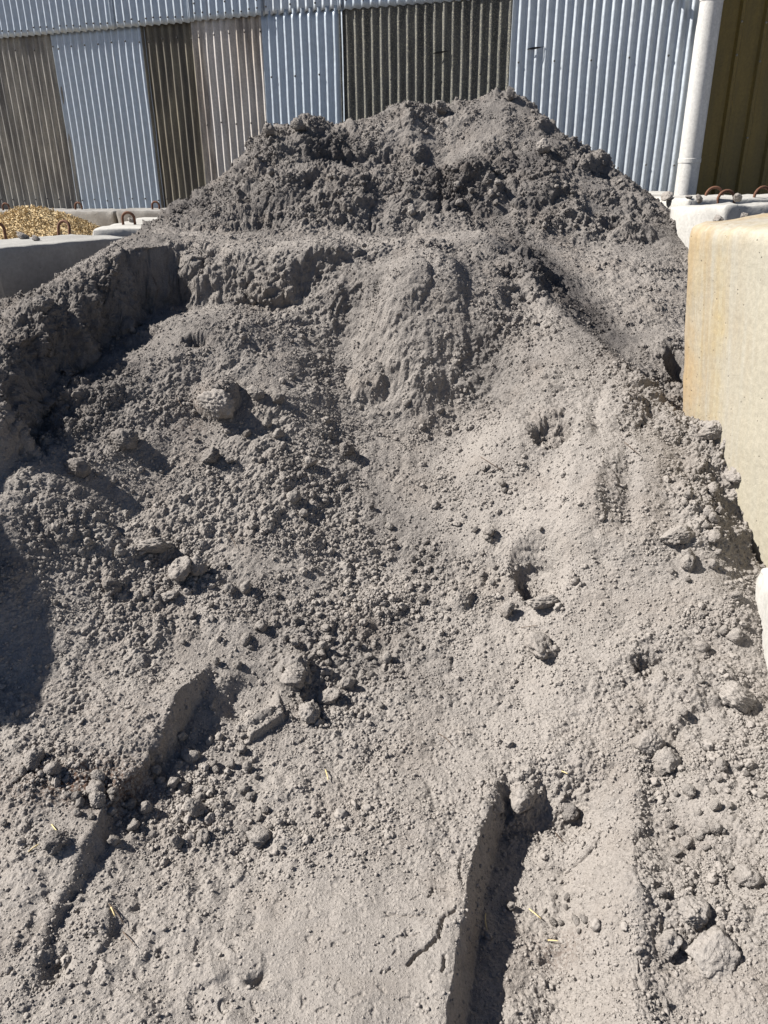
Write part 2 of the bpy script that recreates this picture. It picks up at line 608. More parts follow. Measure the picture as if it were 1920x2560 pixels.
Xc = uc[:, None] * half_width(Yf)[None]
Zc = lookup(Xc, np.repeat(Yf[None], NC, 0))
pyc = project(np.stack([Xc, np.repeat(Yf[None], NC, 0), Zc], -1))[1]
dpy = np.maximum(-np.gradient(pyc, axis=1), 0)
top = np.minimum.accumulate(pyc, 1)
vis = (pyc <= top + 6) & (pyc < 2700)
dens = np.where(vis, dpy, dpy * 0.3) / (Yf[1] - Yf[0])
arc = np.sqrt(1 + (np.gradient(Zc, axis=1) / (Yf[1] - Yf[0])) ** 2) / Yf[None]
dens = dens / dens.mean() + 0.55 * arc / arc.mean()
ker = np.exp(-0.5 * (np.arange(-40, 41) / 14.0) ** 2)
ker /= ker.sum()
dens = np.array([np.convolve(np.pad(r, 40, mode='edge'), ker, 'valid') for r in dens])
cum = np.cumsum(dens, 1)
cum = (cum - cum[:, :1]) / (cum[:, -1:] - cum[:, :1])
vv = np.linspace(0, 1, NV)
Yv = np.array([np.interp(vv, cum[k], Yf) for k in range(NC)])
k2 = np.exp(-0.5 * (np.arange(-6, 7) / 2.5) ** 2)
k2 /= k2.sum()
Yv = np.apply_along_axis(lambda r: np.convolve(np.pad(r, 6, mode='edge'), k2, 'valid'), 0, Yv)
Yg = np.empty((NV, NU))
ti = (uu + 1) / 2 * (NC - 1)
i0 = np.minimum(ti.astype(int), NC - 2)
ft = ti - i0
Yg = (Yv[i0] * (1 - ft)[:, None] + Yv[i0 + 1] * ft[:, None]).T
Xg = uu[None] * half_width(Yg)
X, Y = Xg.ravel(), Yg.ravel()
# bend the sampling a little so that no straight macro seams show
Z = lookup(X, Y)
P0 = np.stack([X, Y, Z], 1)
PX, PY, DEP = project(P0)


def spot(px, py, rx, ry, rot=0.0):
    a = R(rot)
    dx, dy = PX - px, PY - py
    ex = (dx * math.cos(a) + dy * math.sin(a)) / rx
    ey = (-dx * math.sin(a) + dy * math.cos(a)) / ry
    return np.exp(-(ex * ex + ey * ey)).astype(np.float32)


Y32 = Y.astype(np.float32)
warpN = perlin(P0, 3.1, 1)
# ---- features cut into the smooth surface
dz = np.zeros(len(X))
# wheel rut, lower right
rc = poly_by_y([(1236, 1955), (1203, 2083), (1168, 2198), (1140, 2372), (1117, 2560), (1095, 2800)], 0.0)
wob = 0.006 * perlin(np.stack([X * 0, Y, Z * 0], 1), 9, 2) + 0.003 * perlin(P0, 45, 3)
sr = X - np.interp(Y, rc[:, 1], rc[:, 0]) + wob
along = smooth(1.74, 1.60, Y)
prof = smooth(0.0, 0.042, sr) * (1 - smooth(0.22, 0.36, sr))
rutfloor = 0.115 * prof * along
lip = 0.008 * np.exp(-((sr + 0.015) / 0.03) ** 2) * smooth(1.85, 1.7, Y)
dz += lip - rutfloor + 0.035 * np.exp(-((sr - 0.40) / 0.05) ** 2) * smooth(1.95, 1.7, Y)
RUT = prof * along
# scarp on the left
sc = poly_by_y([(520, 1665), (463, 1770), (393, 1909), (312, 1990), (258, 2065), (190, 2195), (120, 2330), (60, 2480)])
wob2 = 0.012 * perlin(np.stack([X * 0, Y, Z * 0], 1), 7, 6) + 0.006 * perlin(P0, 34, 7)
ssc = X - np.interp(Y, sc[:, 1], sc[:, 0]) + wob2
fade = (0.35 * smooth(0.95, 1.2, Y) + 0.65 * smooth(1.2, 1.50, Y)) * (1 - smooth(1.85, 2.12, Y)) * (0.75 + 0.5 * smooth(1.65, 1.85, Y))
dz += 0.072 * fade * np.where(ssc < 0, np.exp(np.minimum(ssc, 0) / 0.30), 1 - smooth(0, 0.032, ssc))
SCARP = fade * np.exp(-(ssc / 0.12) ** 2)


def dent(px, py, rx, ry, depth, rot=0.0, edge=0.6):
    """hollow with steep sides"""
    a = R(rot)
    c = hit(px, py)
    dx, dy = X - c[0], Y - c[1]
    w = 0.10 * warpN
    ex = (dx * math.cos(a) + dy * math.sin(a)) / rx
    ey = (-dx * math.sin(a) + dy * math.cos(a)) / ry
    rr = np.sqrt(ex * ex + ey * ey) + w
    return -depth * (1 - smooth(1 - edge, 1.0, rr))


dz += dent(1345, 1420, .10, .15, .12, 12, .7)
dz += dent(1385, 1080, .11, .085, .085, -25, .5)
dz += dent(1575, 1205, .055, .19, .04, -8, .95)
dz += dent(1500, 1360, .06, .12, .025, 10, .95)
dz += dent(1270, 700, .06, .05, .03)
dz += dent(490, 850, .07, .05, .06, 0)
dz += dent(1620, 1660, .06, .06, .05, 0)
dz += dent(1690, 905, .05, .10, .12, 0)
dz += dent(620, 1740, .10, .12, .035, -30)
dz += dent(1530, 560, .10, .06, .07)
dz += dent(640, 2455, .035, .025, .018, 20, .8)
dz += dent(290, 2330, .07, .05, .02, 20, .9)
dz += dent(140, 2420, .05, .07, .025, 20, .9)

# bulges: half buried lumps, fans of loose soil
def bulge(px, py, rx, ry, h, rot=0.0):
    a = R(rot)
    c = hit(px, py)
    dx, dy = X - c[0], Y - c[1]
    ex = (dx * math.cos(a) + dy * math.sin(a)) / rx
    ey = (-dx * math.sin(a) + dy * math.cos(a)) / ry
    rr = ex * ex + ey * ey + 0.25 * warpN
    return h * np.sqrt(np.maximum(0, 1 - rr)) if h < 0.2 else h * np.exp(-rr)


def fan(px, py, rx, ry, h, rot=0.0):
    a = R(rot)
    c = hit(px, py)
    dx, dy = X - c[0], Y - c[1]
    ex = (dx * math.cos(a) + dy * math.sin(a)) / rx
    ey = (-dx * math.sin(a) + dy * math.cos(a)) / ry
    return h * np.exp(-(ex * ex + ey * ey) * (1 + .3 * warpN))


# print of a bucket lip: a tilted smooth plate with a sharp lower edge
_pl = np.array([hit(*q_)[:2] for q_ in ((612, 1782), (694, 1722), (708, 1772), (626, 1856))])
_u = (_pl[1] - _pl[0])
_v = (_pl[3] - _pl[0])
_det = _u[0] * _v[1] - _u[1] * _v[0]
_qa = ((X - _pl[0, 0]) * _v[1] - (Y - _pl[0, 1]) * _v[0]) / _det
_qb = (_u[0] * (Y - _pl[0, 1]) - _u[1] * (X - _pl[0, 0])) / _det
PLATE = smooth(-0.05, 0.05, _qa) * smooth(1.05, 0.95, _qa) * smooth(-0.02, 0.02, _qb) * smooth(1.03, 0.97, _qb)
def poly_mask(pix, inner):
    poly = np.array([hit(*q_)[:2] for q_ in pix])
    best = np.full(len(X), 9.0)
    ins = np.zeros(len(X), bool)
    for a, b in zip(poly, np.roll(poly, -1, 0)):
        ab = b - a
        t = np.clip(((X - a[0]) * ab[0] + (Y - a[1]) * ab[1]) / (ab @ ab), 0, 1)
        best = np.minimum(best, np.hypot(X - a[0] - t * ab[0], Y - a[1] - t * ab[1]))
        ins ^= ((a[1] > Y) != (b[1] > Y)) & (X < (b[0] - a[0]) * (Y - a[1]) / (b[1] - a[1] + 1e-12) + a[0])
    return smooth(0, inner, np.where(ins, best, -best) + 0.018 * perlin(P0, 9, 81) + 0.008 * perlin(P0, 26, 82))


dz += 0.055 * poly_mask([(850, 640), (850, 850), (895, 945), (1030, 1085), (1150, 1070), (1215, 980), (1270, 860), (1330, 720), (1250, 660), (1150, 650), (950, 650)], 0.13)
dz += 0.03 * poly_mask([(960, 660), (930, 850), (960, 960), (1050, 1070), (1140, 1040), (1190, 900), (1170, 700), (1060, 640)], 0.08)
dz += 0.05 * poly_mask([(865, 940), (880, 1010), (960, 1010), (985, 950), (930, 900)], 0.05)
dz += PLATE * (0.006 + 0.020 * np.clip(_qb, 0, 1))
dz += bulge(545, 1000, .10, .09, .075, 20)
dz += bulge(1420, 2070, .085, .05, .03)
dz += bulge(1200, 470, .22, .15, .05)
dz += bulge(1560, 1030, .10, .10, .04)
dz += bulge(1590, 575, .12, .10, .05)
dz += bulge(1330, 480, .16, .12, .05)
dz += bulge(700, 470, .16, .12, .05)
dz += bulge(90, 790, .12, .10, .05)
dz += bulge(1000, 760, .14, .12, .05)
dz += fan(1250, 1130, .14, .18, .05, 30)
dz += fan(1450, 1250, .09, .25, .035, -10)
dz += bulge(200, 1320, .14, .1, .05)
dz += bulge(1360, 260, .10, .12, .05)
dz += bulge(1150, 1500, .05, .05, .035)
dz += bulge(730, 1690, .055, .05, .04)
dz += bulge(640, 1800, .06, .03, .02, 35)
Z1 = Z + dz
P1 = np.stack([X, Y, Z1], 1)


def normals(P):
    G3 = P.reshape(NV, NU, 3)
    du = np.gradient(G3, axis=1)
    dv = np.gradient(G3, axis=0)
    n = np.cross(du, dv).reshape(-1, 3)
    n /= np.linalg.norm(n, axis=1, keepdims=True) + 1e-12
    return n


N1 = normals(P1).astype(np.float32)
steep = smooth(0.75, 0.45, N1[:, 2]).astype(np.float32)

# ---- how lumpy / crumbly the surface is
far = smooth(4.5, 5.0, Y32)
lump = 0.42 + 0.0 * Y32
lump += 0.75 * smooth(4.55, 4.8, Y32)                                # upper heap
lump += 0.45 * spot(150, 800, 220, 120) + .3 * spot(60, 1000, 90, 200)   # left bank crest
lump += 0.40 * spot(1800, 1300, 130, 420) + 0.45 * spot(1750, 2050, 200, 450)
lump += 0.15 * spot(700, 1250, 320, 260) + 0.28 * spot(850, 1620, 220, 170) + 0.25 * spot(300, 1450, 260, 160)
lump += 0.25 * spot(1300, 640, 130, 80) + 0.3 * spot(1250, 760, 120, 110) + .35 * spot(1600, 950, 120, 110)
lump += 0.25 * spot(250, 2000, 260, 90)
lump -= 0.2 * spot(1050, 800, 150, 170) + 0.30 * spot(1420, 1450, 110, 330, 8) + 0.25 * spot(1250, 1150, 110, 90)
lump -= 0.42 * spot(880, 2400, 300, 260) + 0.30 * spot(200, 2380, 260, 190) + 0.30 * spot(620, 1740, 100, 110) + .2 * spot(1560, 2250, 70, 400)
lump -= 0.40 * RUT * smooth(1.2, 1.5, Y32)
lump -= 0.35 * spot(1050, 330, 230, 40) + 0.6 * PLATE.astype(np.float32)
lump *= 1 - 0.35 * steep * smooth(2.6, 2.9, Y32) * (1 - far) * smooth(0.1, -0.2, X)
lump += .12 * SCARP.astype(np.float32) + .12 * RUT.astype(np.float32)
lump += .35 * spot(1050, 640, 190, 26) + .45 * spot(100, 950, 170, 230) + .3 * spot(600, 690, 300, 60) + .5 * spot(1330, 690, 150, 50, 40)
lump += .7 * spot(1390, 1085, 70, 60) + .25 * spot(1550, 1200, 80, 200)
lump += .5 * spot(1330, 2010, 100, 80) - 0.5 * spot(1050, 335, 250, 45)
lump *= 0.85 + 0.9 * perlin(P0, 2.3, 21) + 0.7 * perlin(P0, 7, 22)
lump = np.clip(lump, 0.03, 1.35).astype(np.float32)

# ---- displacement along the normal
D = np.zeros(len(X), np.float32)
pad = (1 - 0.93 * np.clip(1.9 * spot(880, 2420, 290, 200) + .9 * spot(1440, 2180, 130, 90), 0, 1)).astype(np.float32)
n_a = perlin(P1, 2.6, 31)
n_b = perlin(P1, 6.0, 32)
n_c = perlin(P1, 13.0, 33)
n_d = perlin(P1, 29.0, 34)
n_e = perlin(P1, 64.0, 35)
n_f = perlin(P1, 140.0, 36)
n_g = perlin(P1, 300.0, 37)
edge_guard = smooth(0.5, 1.4, Y32)
D += n_a * (0.010 + 0.028 * lump) * edge_guard
D += n_b * (0.004 + 0.030 * lump)
D += (np.abs(n_c) - 0.25) * (0.002 + 0.031 * lump)
D += (0.3 - np.abs(perlin(P1, 4.2, 38))) * 0.055 * far * lump
D += (0.3 - np.abs(perlin(P1, 10.0, 39))) * 0.022 * far * lump
D += (np.abs(n_d) - 0.25) * (0.0012 + 0.014 * lump)
D += (np.abs(n_e) - 0.25) * (0.0008 + 0.0085 * lump)
D += pad * 0.0050 * bubbles(P1 + 0.004 * np.stack([n_d, n_e, n_d], 1), 0.030, 6, 0.25) * (0.3 + lump)
D += pad * 0.0036 * bubbles(P1 + 0.002 * np.stack([n_e, n_f, n_e], 1), 0.013, 7, 0.4) * (0.35 + lump)
D += pad * n_f * (0.0004 + 0.0036 * lump)
D += (0.3 + 0.7 * pad) * n_g * (0.0005 + 0.0014 * lump)
# flakes and pocks on the smooth trampled ground
flat_ = smooth(0.35, 0.05, lump)
D += (0.4 + 0.6 * pad) * flat_ * 0.0035 * smooth(0.25, 0.6, perlin(P1, 22, 47)) - flat_ * 0.004 * smooth(0.42, 0.6, perlin(P1, 40, 48))
rip = np.clip(spot(220, 2330, 360, 210) + spot(520, 2480, 160, 120) + .7 * spot(700, 2080, 300, 150), 0, 1)
D += 0.030 * (0.22 - np.abs(perlin(np.stack([X * .8 + Y * .6, (Y * .8 - X * .6) * .55, Z * 0], 1), 6.0, 50))) * rip
D += 0.010 * smooth(0.05, 0.35, perlin(P1, 14, 53)) * rip - 0.008 * smooth(0.3, 0.5, perlin(P1, 24, 54)) * rip
D += pad * flat_ * 0.003 * bubbles(P1, 0.011, 5, 0.15)
D += 0.012 * np.clip(np.abs(perlin(P1 * np.array([1, 1, 1]), 5.0, 49)) - 0.12, -0.1, 0.12) * smooth(2.1, 1.5, Y32)
# rounded clods packed together where it is lumpy
cl = smooth(0.35, 0.85, lump)
D += 0.034 * bubbles(P1 + 0.02 * np.stack([n_c, n_d, n_c], 1), 0.085, 1, 0.55) * cl * (0.25 + .3 * smooth(.7, 1.1, lump))
D += 0.012 * bubbles(P1 + 0.006 * np.stack([n_d, n_e, n_d], 1), 0.038, 2, 0.6) * smooth(0.25, 0.75, lump)
D += 0.0075 * bubbles(P1 + 0.003 * np.stack([n_e, n_e, n_f], 1), 0.017, 3, 0.7) * smooth(0.18, 0.6, lump)
# scraped streaks on the steep faces
Ps = P1 * np.array([1, 1, 0.22])
st = np.clip(steep * smooth(0.95, 0.4, lump) * smooth(3.1, 3.3, Y32) + 0.3 * spot(1450, 1300, 110, 300), 0, 1)
D += st * (0.009 * perlin(Ps, 13, 41) + 0.007 * perlin(Ps, 34, 42) + 0.004 * perlin(Ps, 80, 43))
D += 0.045 * (0.22 - np.abs(perlin(np.stack([X, Y * .42, Z * .3], 1), 6.5, 55))) * np.clip(spot(1480, 1230, 190, 260) + .6 * spot(1250, 1500, 200, 200), 0, 1)
# chunks broken out of the cut face
cut = (smooth(3.45, 3.6, Y32) + smooth(2.6, 2.8, Y32) * smooth(-.7, -.9, X)).clip(0, 1) * (1 - smooth(3.98, 4.05, Y32)) * smooth(0.3, 0.0, X) * steep
blk = np.floor(perlin(P1 * np.array([1, 1, 0.5]), 5.5, 44) * 5) / 5
D += cut * smooth(0.0, -.9, X) * 0.022 * bubbles(P1 * np.array([1, 1, 0.6]) + 0.02 * np.stack([n_c, n_d, n_c], 1), 0.075, 8, 0.6)
D += cut * (0.045 * blk + 0.02 * np.abs(perlin(P1, 17, 45)))
# shovel and tyre lines on the bench top
bench = smooth(3.98, 4.08, Y32) * (1 - smooth(4.6, 4.72, Y32)) * smooth(1.0, 0.6, X) * smooth(-1.6, -1.2, X)
D += bench * 0.014 * perlin(np.stack([X * 0.5, Y * 5, Z * 0], 1), 4, 46)
# compacted smooth print with cracks by the rut
def carve(pix, width, depth):
    pts = [at_z(px, py, 0.0) for px, py in pix]
    fine = []
    for a, b in zip(pts[:-1], pts[1:]):
        for t in np.linspace(0, 1, 10, endpoint=False):
            j = np.random.default_rng(int(abs(a[0]) * 1e4) + int(t * 100)).normal(0, 0.0022, 2)
            fine.append((a[0] + (b[0] - a[0]) * t + j[0], a[1] + (b[1] - a[1]) * t + j[1]))
    fine = np.array(fine)
    lo, hi = fine.min(0) - 0.03, fine.max(0) + 0.03
    m = np.where((X > lo[0]) & (X < hi[0]) & (Y > lo[1]) & (Y < hi[1]))[0]
    d = np.full(len(m), 9.0)
    for a, b in zip(fine[:-1], fine[1:]):
        ab = b - a
        t = np.clip(((X[m] - a[0]) * ab[0] + (Y[m] - a[1]) * ab[1]) / (ab @ ab + 1e-12), 0, 1)
        d = np.minimum(d, np.hypot(X[m] - a[0] - t * ab[0], Y[m] - a[1] - t * ab[1]))
    D[m] -= depth * np.exp(-(d / width) ** 2).astype(np.float32)


carve([(1135, 2285), (1105, 2300), (1100, 2340), (1075, 2365), (1040, 2385), (1020, 2410)], .0032, .016)
carve([(1110, 2395), (1108, 2430)], .003, .014)
carve([(960, 2280), (1010, 2288), (1060, 2285), (1095, 2292)], .0024, .007)
carve([(1150, 2140), (1148, 2180), (1160, 2215)], .0032, .012)
carve([(1070, 2240), (1085, 2215), (1120, 2220)], .0022, .008)
carve([(950, 2430), (990, 2420)], .0022, .006)
carve([(995, 2338), (1050, 2336)], .002, .006)

N1 = N1 * (1 - 0.0)
P2 = P1 + N1 * D[:, None]
# the heap may not stand through the tops of the concrete blocks
inblock = (smooth(-1.95, -2.1, P2[:, 0]) * smooth(4.35, 4.2, P2[:, 1]))
P2[:, 2] = np.where(inblock > 0.5, np.minimum(P2[:, 2], 0.85), P2[:, 2])
PX2, PY2, DEP2 = project(P2)

moist_shade = 0.06 + 0.15 * smooth(2.4, 3.5, Y32) + 0.30 * smooth(4.5, 5.0, Y32) + 0.10 * steep * smooth(3.3, 3.7, Y32) + 0.08 * cl * smooth(2.2, 3.2, Y32)
moist_shade += 0.50 * spot(150, 900, 240, 230) + 0.25 * spot(1230, 650, 140, 60) + 0.9 * spot(1440, 745, 220, 36, 43) - 0.25 * spot(1050, 330, 230, 45)  # right ridge band and left bank: shade painted in as darker soil colour
moist_shade -= 0.16 * spot(1400, 1450, 170, 420) + 0.12 * spot(700, 2350, 600, 250)
moist_shade += 0.05 * smooth(2.2, 3.0, Y32) + 0.25 * smooth(0.1, 0.5, perlin(P0, 2.2, 91)) * smooth(1.7, 2.2, Y32)
bark = np.clip(spot(220, 1990, 190, 60) * 1.1 + 0.5 * spot(1400, 2300, 80, 60) + 0.5 * spot(480, 1040, 60, 60) + .3 * spot(300, 1830, 120, 60), 0, 1)

Fq = grid_faces(NV, NU)
fy = P2[Fq[:, 0], 1]
fx = P2[Fq[:, 0], 0]
# the toe of the heap: everything nearer is the tracked ground
toe = np.interp(fx, [-2, -1.0, -0.62, -0.3, 0.1, 0.35, 0.75, 0.95, 1.3], [1.62, 1.66, 1.80, 1.86, 1.83, 1.80, 1.72, 1.30, 0.9])
is_ground = fy < toe + 0.03 * np.sin(fx * 17) + 0.02 * np.sin(fx * 41)
NRM = normals(P2)


def submesh(name, faces):
    used = np.unique(faces)
    remap = np.full(len(P2), -1, np.int64)
    remap[used] = np.arange(len(used))
    me = mesh_np(name, P2[used], remap[faces], MAT_SOIL)
    for an, arr in (('moist_shade', np.clip(moist_shade, 0, 1)), ('bark', bark)):
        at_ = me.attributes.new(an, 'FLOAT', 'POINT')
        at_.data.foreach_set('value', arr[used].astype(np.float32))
    me.normals_split_custom_set_from_vertices(NRM[used].astype(np.float32))
    return me


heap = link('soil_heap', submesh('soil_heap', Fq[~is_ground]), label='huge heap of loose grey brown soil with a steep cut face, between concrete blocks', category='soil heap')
link('ground', submesh('ground', Fq[is_ground]), kind='structure')
# the same loose soil going on beside and behind the camera's field, coarser
ax = np.linspace(-3.4, 3.4, 260)
ay = np.linspace(-2.5, 7.0, 360)
AX, AY = [q_.ravel() for q_ in np.meshgrid(ax, ay)]
AZ = np.clip(lookup(AX, np.maximum(AY, .35)), -.03, 1.15)
AZ = np.where(AX > 1.15, np.minimum(AZ, .25 + .0 * AZ), AZ)
AZ = np.where(AX < -1.9, np.minimum(AZ, .75), AZ)
AP = np.stack([AX, AY, AZ], 1)
AZ = AZ + .05 * perlin(AP, 3, 95) + .03 * perlin(AP, 8, 96) + .012 * perlin(AP, 21, 97)
AZ -= .35 * ((np.abs(AX) < half_width(AY) - .07) & (AY > .70) & (AY < 6.8))
apron = mesh_np('ground_apron', np.stack([AX, AY, AZ], 1), grid_faces(len(ay), len(ax)), soil_material('apron_soil', moist_shade=0.08))
link('ground_apron', apron, kind='structure')
# yard around the bay
yard = mesh_np('yard', [(-150, -150, -0.32), (150, -150, -0.32), (150, 150, -0.32), (-150, 150, -0.32)], [(0, 1, 2, 3)], soil_material('yard_soil', moist_shade=0.1))
link('yard', yard, kind='structure')

# depth buffer of the surface: pixel -> vertex
BW, BH = 480, 640
bx = (PX2 / 4).astype(int)
by = (PY2 / 4).astype(int)
ok = np.where((bx >= 0) & (bx < BW) & (by >= 0) & (by < BH))[0]
o = ok[np.argsort(-DEP2[ok])]
zbuf = np.full((BH, BW), -1, np.int64)
zbuf[by[o], bx[o]] = o


def surf(px, py):
    """world point, normal, depth of the visible soil at a photo pixel"""
    x, y = int(px / 4), int(py / 4)
    for r in range(0, 6):
        w = zbuf[max(0, y - r):y + r + 1, max(0, x - r):x + r + 1]
        if (w >= 0).any():
            k = w[w >= 0][0]
            return P2[k], N1[k], DEP2[k]
    return None


# ------------------------------------------------------------------ crumbs (too many to count)
gp = P2.reshape(NV, NU, 3)
area = np.linalg.norm(np.cross(np.gradient(gp, axis=1), np.gradient(gp, axis=0)), axis=2).ravel()
clump = np.clip(0.22 + 1.9 * perlin(P0, 4.5, 51) + 1.4 * perlin(P0, 13, 52), 0.02, 3.0)
crumb_w = 0.10 + 0.8 * spot(850, 1620, 210, 170) + 0.15 * spot(720, 1250, 320, 240) + 0.35 * spot(350, 1450, 300, 170) \
    + 0.8 * spot(1760, 2000, 150, 380) + 0.5 * spot(1780, 1400, 110, 300) + 0.7 * spot(250, 2000, 260, 110) \
    + 0.7 * spot(560, 1950, 130, 130) + 0.45 * spot(1150, 1350, 230, 220) + 0.4 * smooth(4.6, 5.0, Y32) \
    + 0.5 * spot(1400, 2270, 120, 70) + 0.3 * spot(780, 2080, 200, 90) + .25 * spot(450, 1000, 250, 150) + .4 * spot(1650, 950, 80, 120)
crumb_w *= 0.03 + 0.97 * pad
crumb_w *= 1 - 0.6 * steep
w_all = crumb_w * clump * area / np.maximum(DEP2, 0.5) ** 0.5
w_all[(PX2 < -120) | (PX2 > 2040) | (PY2 > 2680)] = 0
w_all /= w_all.sum()


def crumbs(name, n, smin, smax, power, label, sub_=3):
    idx = rng.choice(len(P2), n, p=w_all)
    u = rng.random(n)
    a = 1 - power
    s = (smin ** a + u * (smax ** a - smin ** a)) ** (1 / a)
    s = s * np.where(DEP2[idx] < 2.0, 0.8, 1.0)
    p = P2[idx] + NRM[idx] * (s * 0.25)[:, None] + rng.normal(0, 0.0015, (n, 3)) * np.array([1, 1, 0])
    me = bpy.data.meshes.new(name)
    me.vertices.add(n)
    me.vertices.foreach_set('co', p.astype(np.float32).ravel())
    at_ = me.attributes.new('size', 'FLOAT_VECTOR', 'POINT')
    sv = s[:, None] * rng.uniform(0.7, 1.3, (n, 3))
    at_.data.foreach_set('vector', sv.astype(np.float32).ravel())
    at_ = me.attributes.new('moist_shade', 'FLOAT', 'POINT')
    at_.data.foreach_set('value', np.clip(moist_shade[idx], 0, 1).astype(np.float32))
    at_ = me.attributes.new('turn', 'FLOAT_VECTOR', 'POINT')
    at_.data.foreach_set('vector', rng.uniform(0, 6.28, (n, 3)).astype(np.float32).ravel())
    o = link(name, me, kind='stuff', label=label, category='soil crumbs')
    ng = bpy.data.node_groups.new(name, 'GeometryNodeTree')
    ng.interface.new_socket('Geometry', in_out='INPUT', socket_type='NodeSocketGeometry')
    ng.interface.new_socket('Geometry', in_out='OUTPUT', socket_type='NodeSocketGeometry')
    N = ng.nodes
    L = ng.links
    gi, go = N.new('NodeGroupInput'), N.new('NodeGroupOutput')
    join = N.new('GeometryNodeJoinGeometry')
    for k in range(7):
        ico = N.new('GeometryNodeMeshIcoSphere')
        ico.inputs['Radius'].default_value = 1.0
        ico.inputs['Subdivisions'].default_value = sub_
        nz = N.new('ShaderNodeTexNoise')
        nz.noise_dimensions = '4D'
        nz.inputs['W'].default_value = k * 3.7
        nz.inputs['Scale'].default_value = 1.6
        nz.inputs['Detail'].default_value = 3
        nz.inputs['Roughness'].default_value = 0.6
        sub = N.new('ShaderNodeVectorMath')
        sub.operation = 'SUBTRACT'
        sub.inputs[1].default_value = (0.5, 0.5, 0.5)
        sc_ = N.new('ShaderNodeVectorMath')
        sc_.operation = 'SCALE'
        sc_.inputs['Scale'].default_value = 2.0
        sp = N.new('GeometryNodeSetPosition')
        ss = N.new('GeometryNodeSetShadeSmooth')
        sm = N.new('GeometryNodeSetMaterial')
        sm.inputs['Material'].default_value = MAT_CRUMB
        gti = N.new('GeometryNodeGeometryToInstance')
        L.new(nz.outputs['Color'], sub.inputs[0])
        L.new(sub.outputs[0], sc_.inputs[0])
        L.new(ico.outputs['Mesh'], sp.inputs['Geometry'])
        L.new(sc_.outputs[0], sp.inputs['Offset'])
        L.new(sp.outputs[0], ss.inputs[0])
        L.new(ss.outputs[0], sm.inputs[0])
        L.new(sm.outputs[0], gti.inputs[0])
        L.new(gti.outputs[0], join.inputs[0])
    iop = N.new('GeometryNodeInstanceOnPoints')
    iop.inputs['Pick Instance'].default_value = True
    L.new(gi.outputs[0], iop.inputs['Points'])
    L.new(join.outputs[0], iop.inputs['Instance'])
    ri = N.new('FunctionNodeRandomValue')
    ri.data_type = 'INT'
    for s_ in ri.inputs:
        if s_.type == 'INT' and s_.name == 'Min':
            s_.default_value = 0
        if s_.type == 'INT' and s_.name == 'Max':
            s_.default_value = 6
    out_i = [s_ for s_ in ri.outputs if s_.type == 'INT'][0]
    L.new(out_i, iop.inputs['Instance Index'])
    for an, sock in (('turn', 'Rotation'), ('size', 'Scale')):
        na = N.new('GeometryNodeInputNamedAttribute')
        na.data_type = 'FLOAT_VECTOR'
        na.inputs['Name'].default_value = an
        if sock == 'Rotation':
            e = N.new('FunctionNodeEulerToRotation')
            L.new(na.outputs[0], e.inputs[0])
            L.new(e.outputs[0], iop.inputs[sock])
        else:
            L.new(na.outputs[0], iop.inputs[sock])
    L.new(iop.outputs[0], go.inputs[0])
    md = o.modifiers.new('crumbs', 'NODES')
    md.node_group = ng
    return o


crumbs('soil_crumbs', 65000, 0.0017, 0.015, 3.1, 'loose soil crumbs and pellets strewn over the heap and the tracks')
crumb_even = 0.35 + clump * 0.4
w_all = crumb_even * area / np.maximum(DEP2, 0.5) ** 1.3 * (0.08 + 0.92 * pad) * (1 - 0.6 * steep)
w_all[(PX2 < -60) | (PX2 > 1980) | (PY2 > 2620)] = 0
w_all /= w_all.sum()
crumbs('soil_grains', 130000, 0.0012, 0.006, 2.6, 'fine soil grains scattered all over the heap', 2)

# ------------------------------------------------------------------ clods one can pick apart
CR = 0.03        # clod meshes are 3 cm in radius


def clod_mesh(seed, amp=0.5, sub=4, blocky=0.0):
    bm = bmesh.new()
    bmesh.ops.create_icosphere(bm, subdivisions=sub, radius=1.0)
    V = np.array([v.co[:] for v in bm.verts])
    Fc = np.array([[v.index for v in f.verts] for f in bm.faces])
    bm.free()
    r = 1 + amp * perlin(V, 0.9, seed) + 0.45 * amp * perlin(V, 2.1, seed + 1)
    rr = np.random.default_rng(seed)
    for _ in range(8):
        n = rr.normal(size=3)
        n /= np.linalg.norm(n)
        d = V @ n
        lim = rr.uniform(0.55, 0.85)
        r = np.where(d * r > lim, r * (1 - blocky) + blocky * lim / np.maximum(d, 0.2), r)
    r = r + 0.20 * (np.abs(perlin(V, 3.2, seed + 2)) - .25) + 0.13 * (np.abs(perlin(V, 6.5, seed + 3)) - .2) + 0.05 * perlin(V, 13, seed + 4)
    return V * r[:, None] * CR, Fc


CLODS = {}
for k in range(10):
    for sub in (4, 5):
        V, Fc = clod_mesh(100 + k * 9, 0.5, sub, 0.75 if k % 2 else 0.35)
        CLODS[k, 0, sub] = mesh_np('soil_clod', V, Fc, MAT_CLOD)
        CLODS[k, 1, sub] = mesh_np('soil_clod', V, Fc, MAT_CLOD_WET)


def place_clod(px, py, size_px, label, group=None, k=None, wet=0, squash=(1, 1, 0.8), sink=0.25, name='soil_clod', cat='clod'):
    s = surf(px, py)
    if s is None:
        return None
    p, n, dep = s
    r = 0.5 * size_px * dep / F
    k = random.randrange(10) if k is None else k
    o = link(name, CLODS[k, wet, 4 if group else 5], None, Vector(p) + Vector(n) * (r * (0.72 - sink) * squash[2]), None, label=label, category=cat)
    o.rotation_euler = (random.uniform(-.5, .5), random.uniform(-.5, .5), random.uniform(0, 6.28))
    o.scale = [r / CR * a for a in squash]
    if group:
        o['group'] = group
    return o


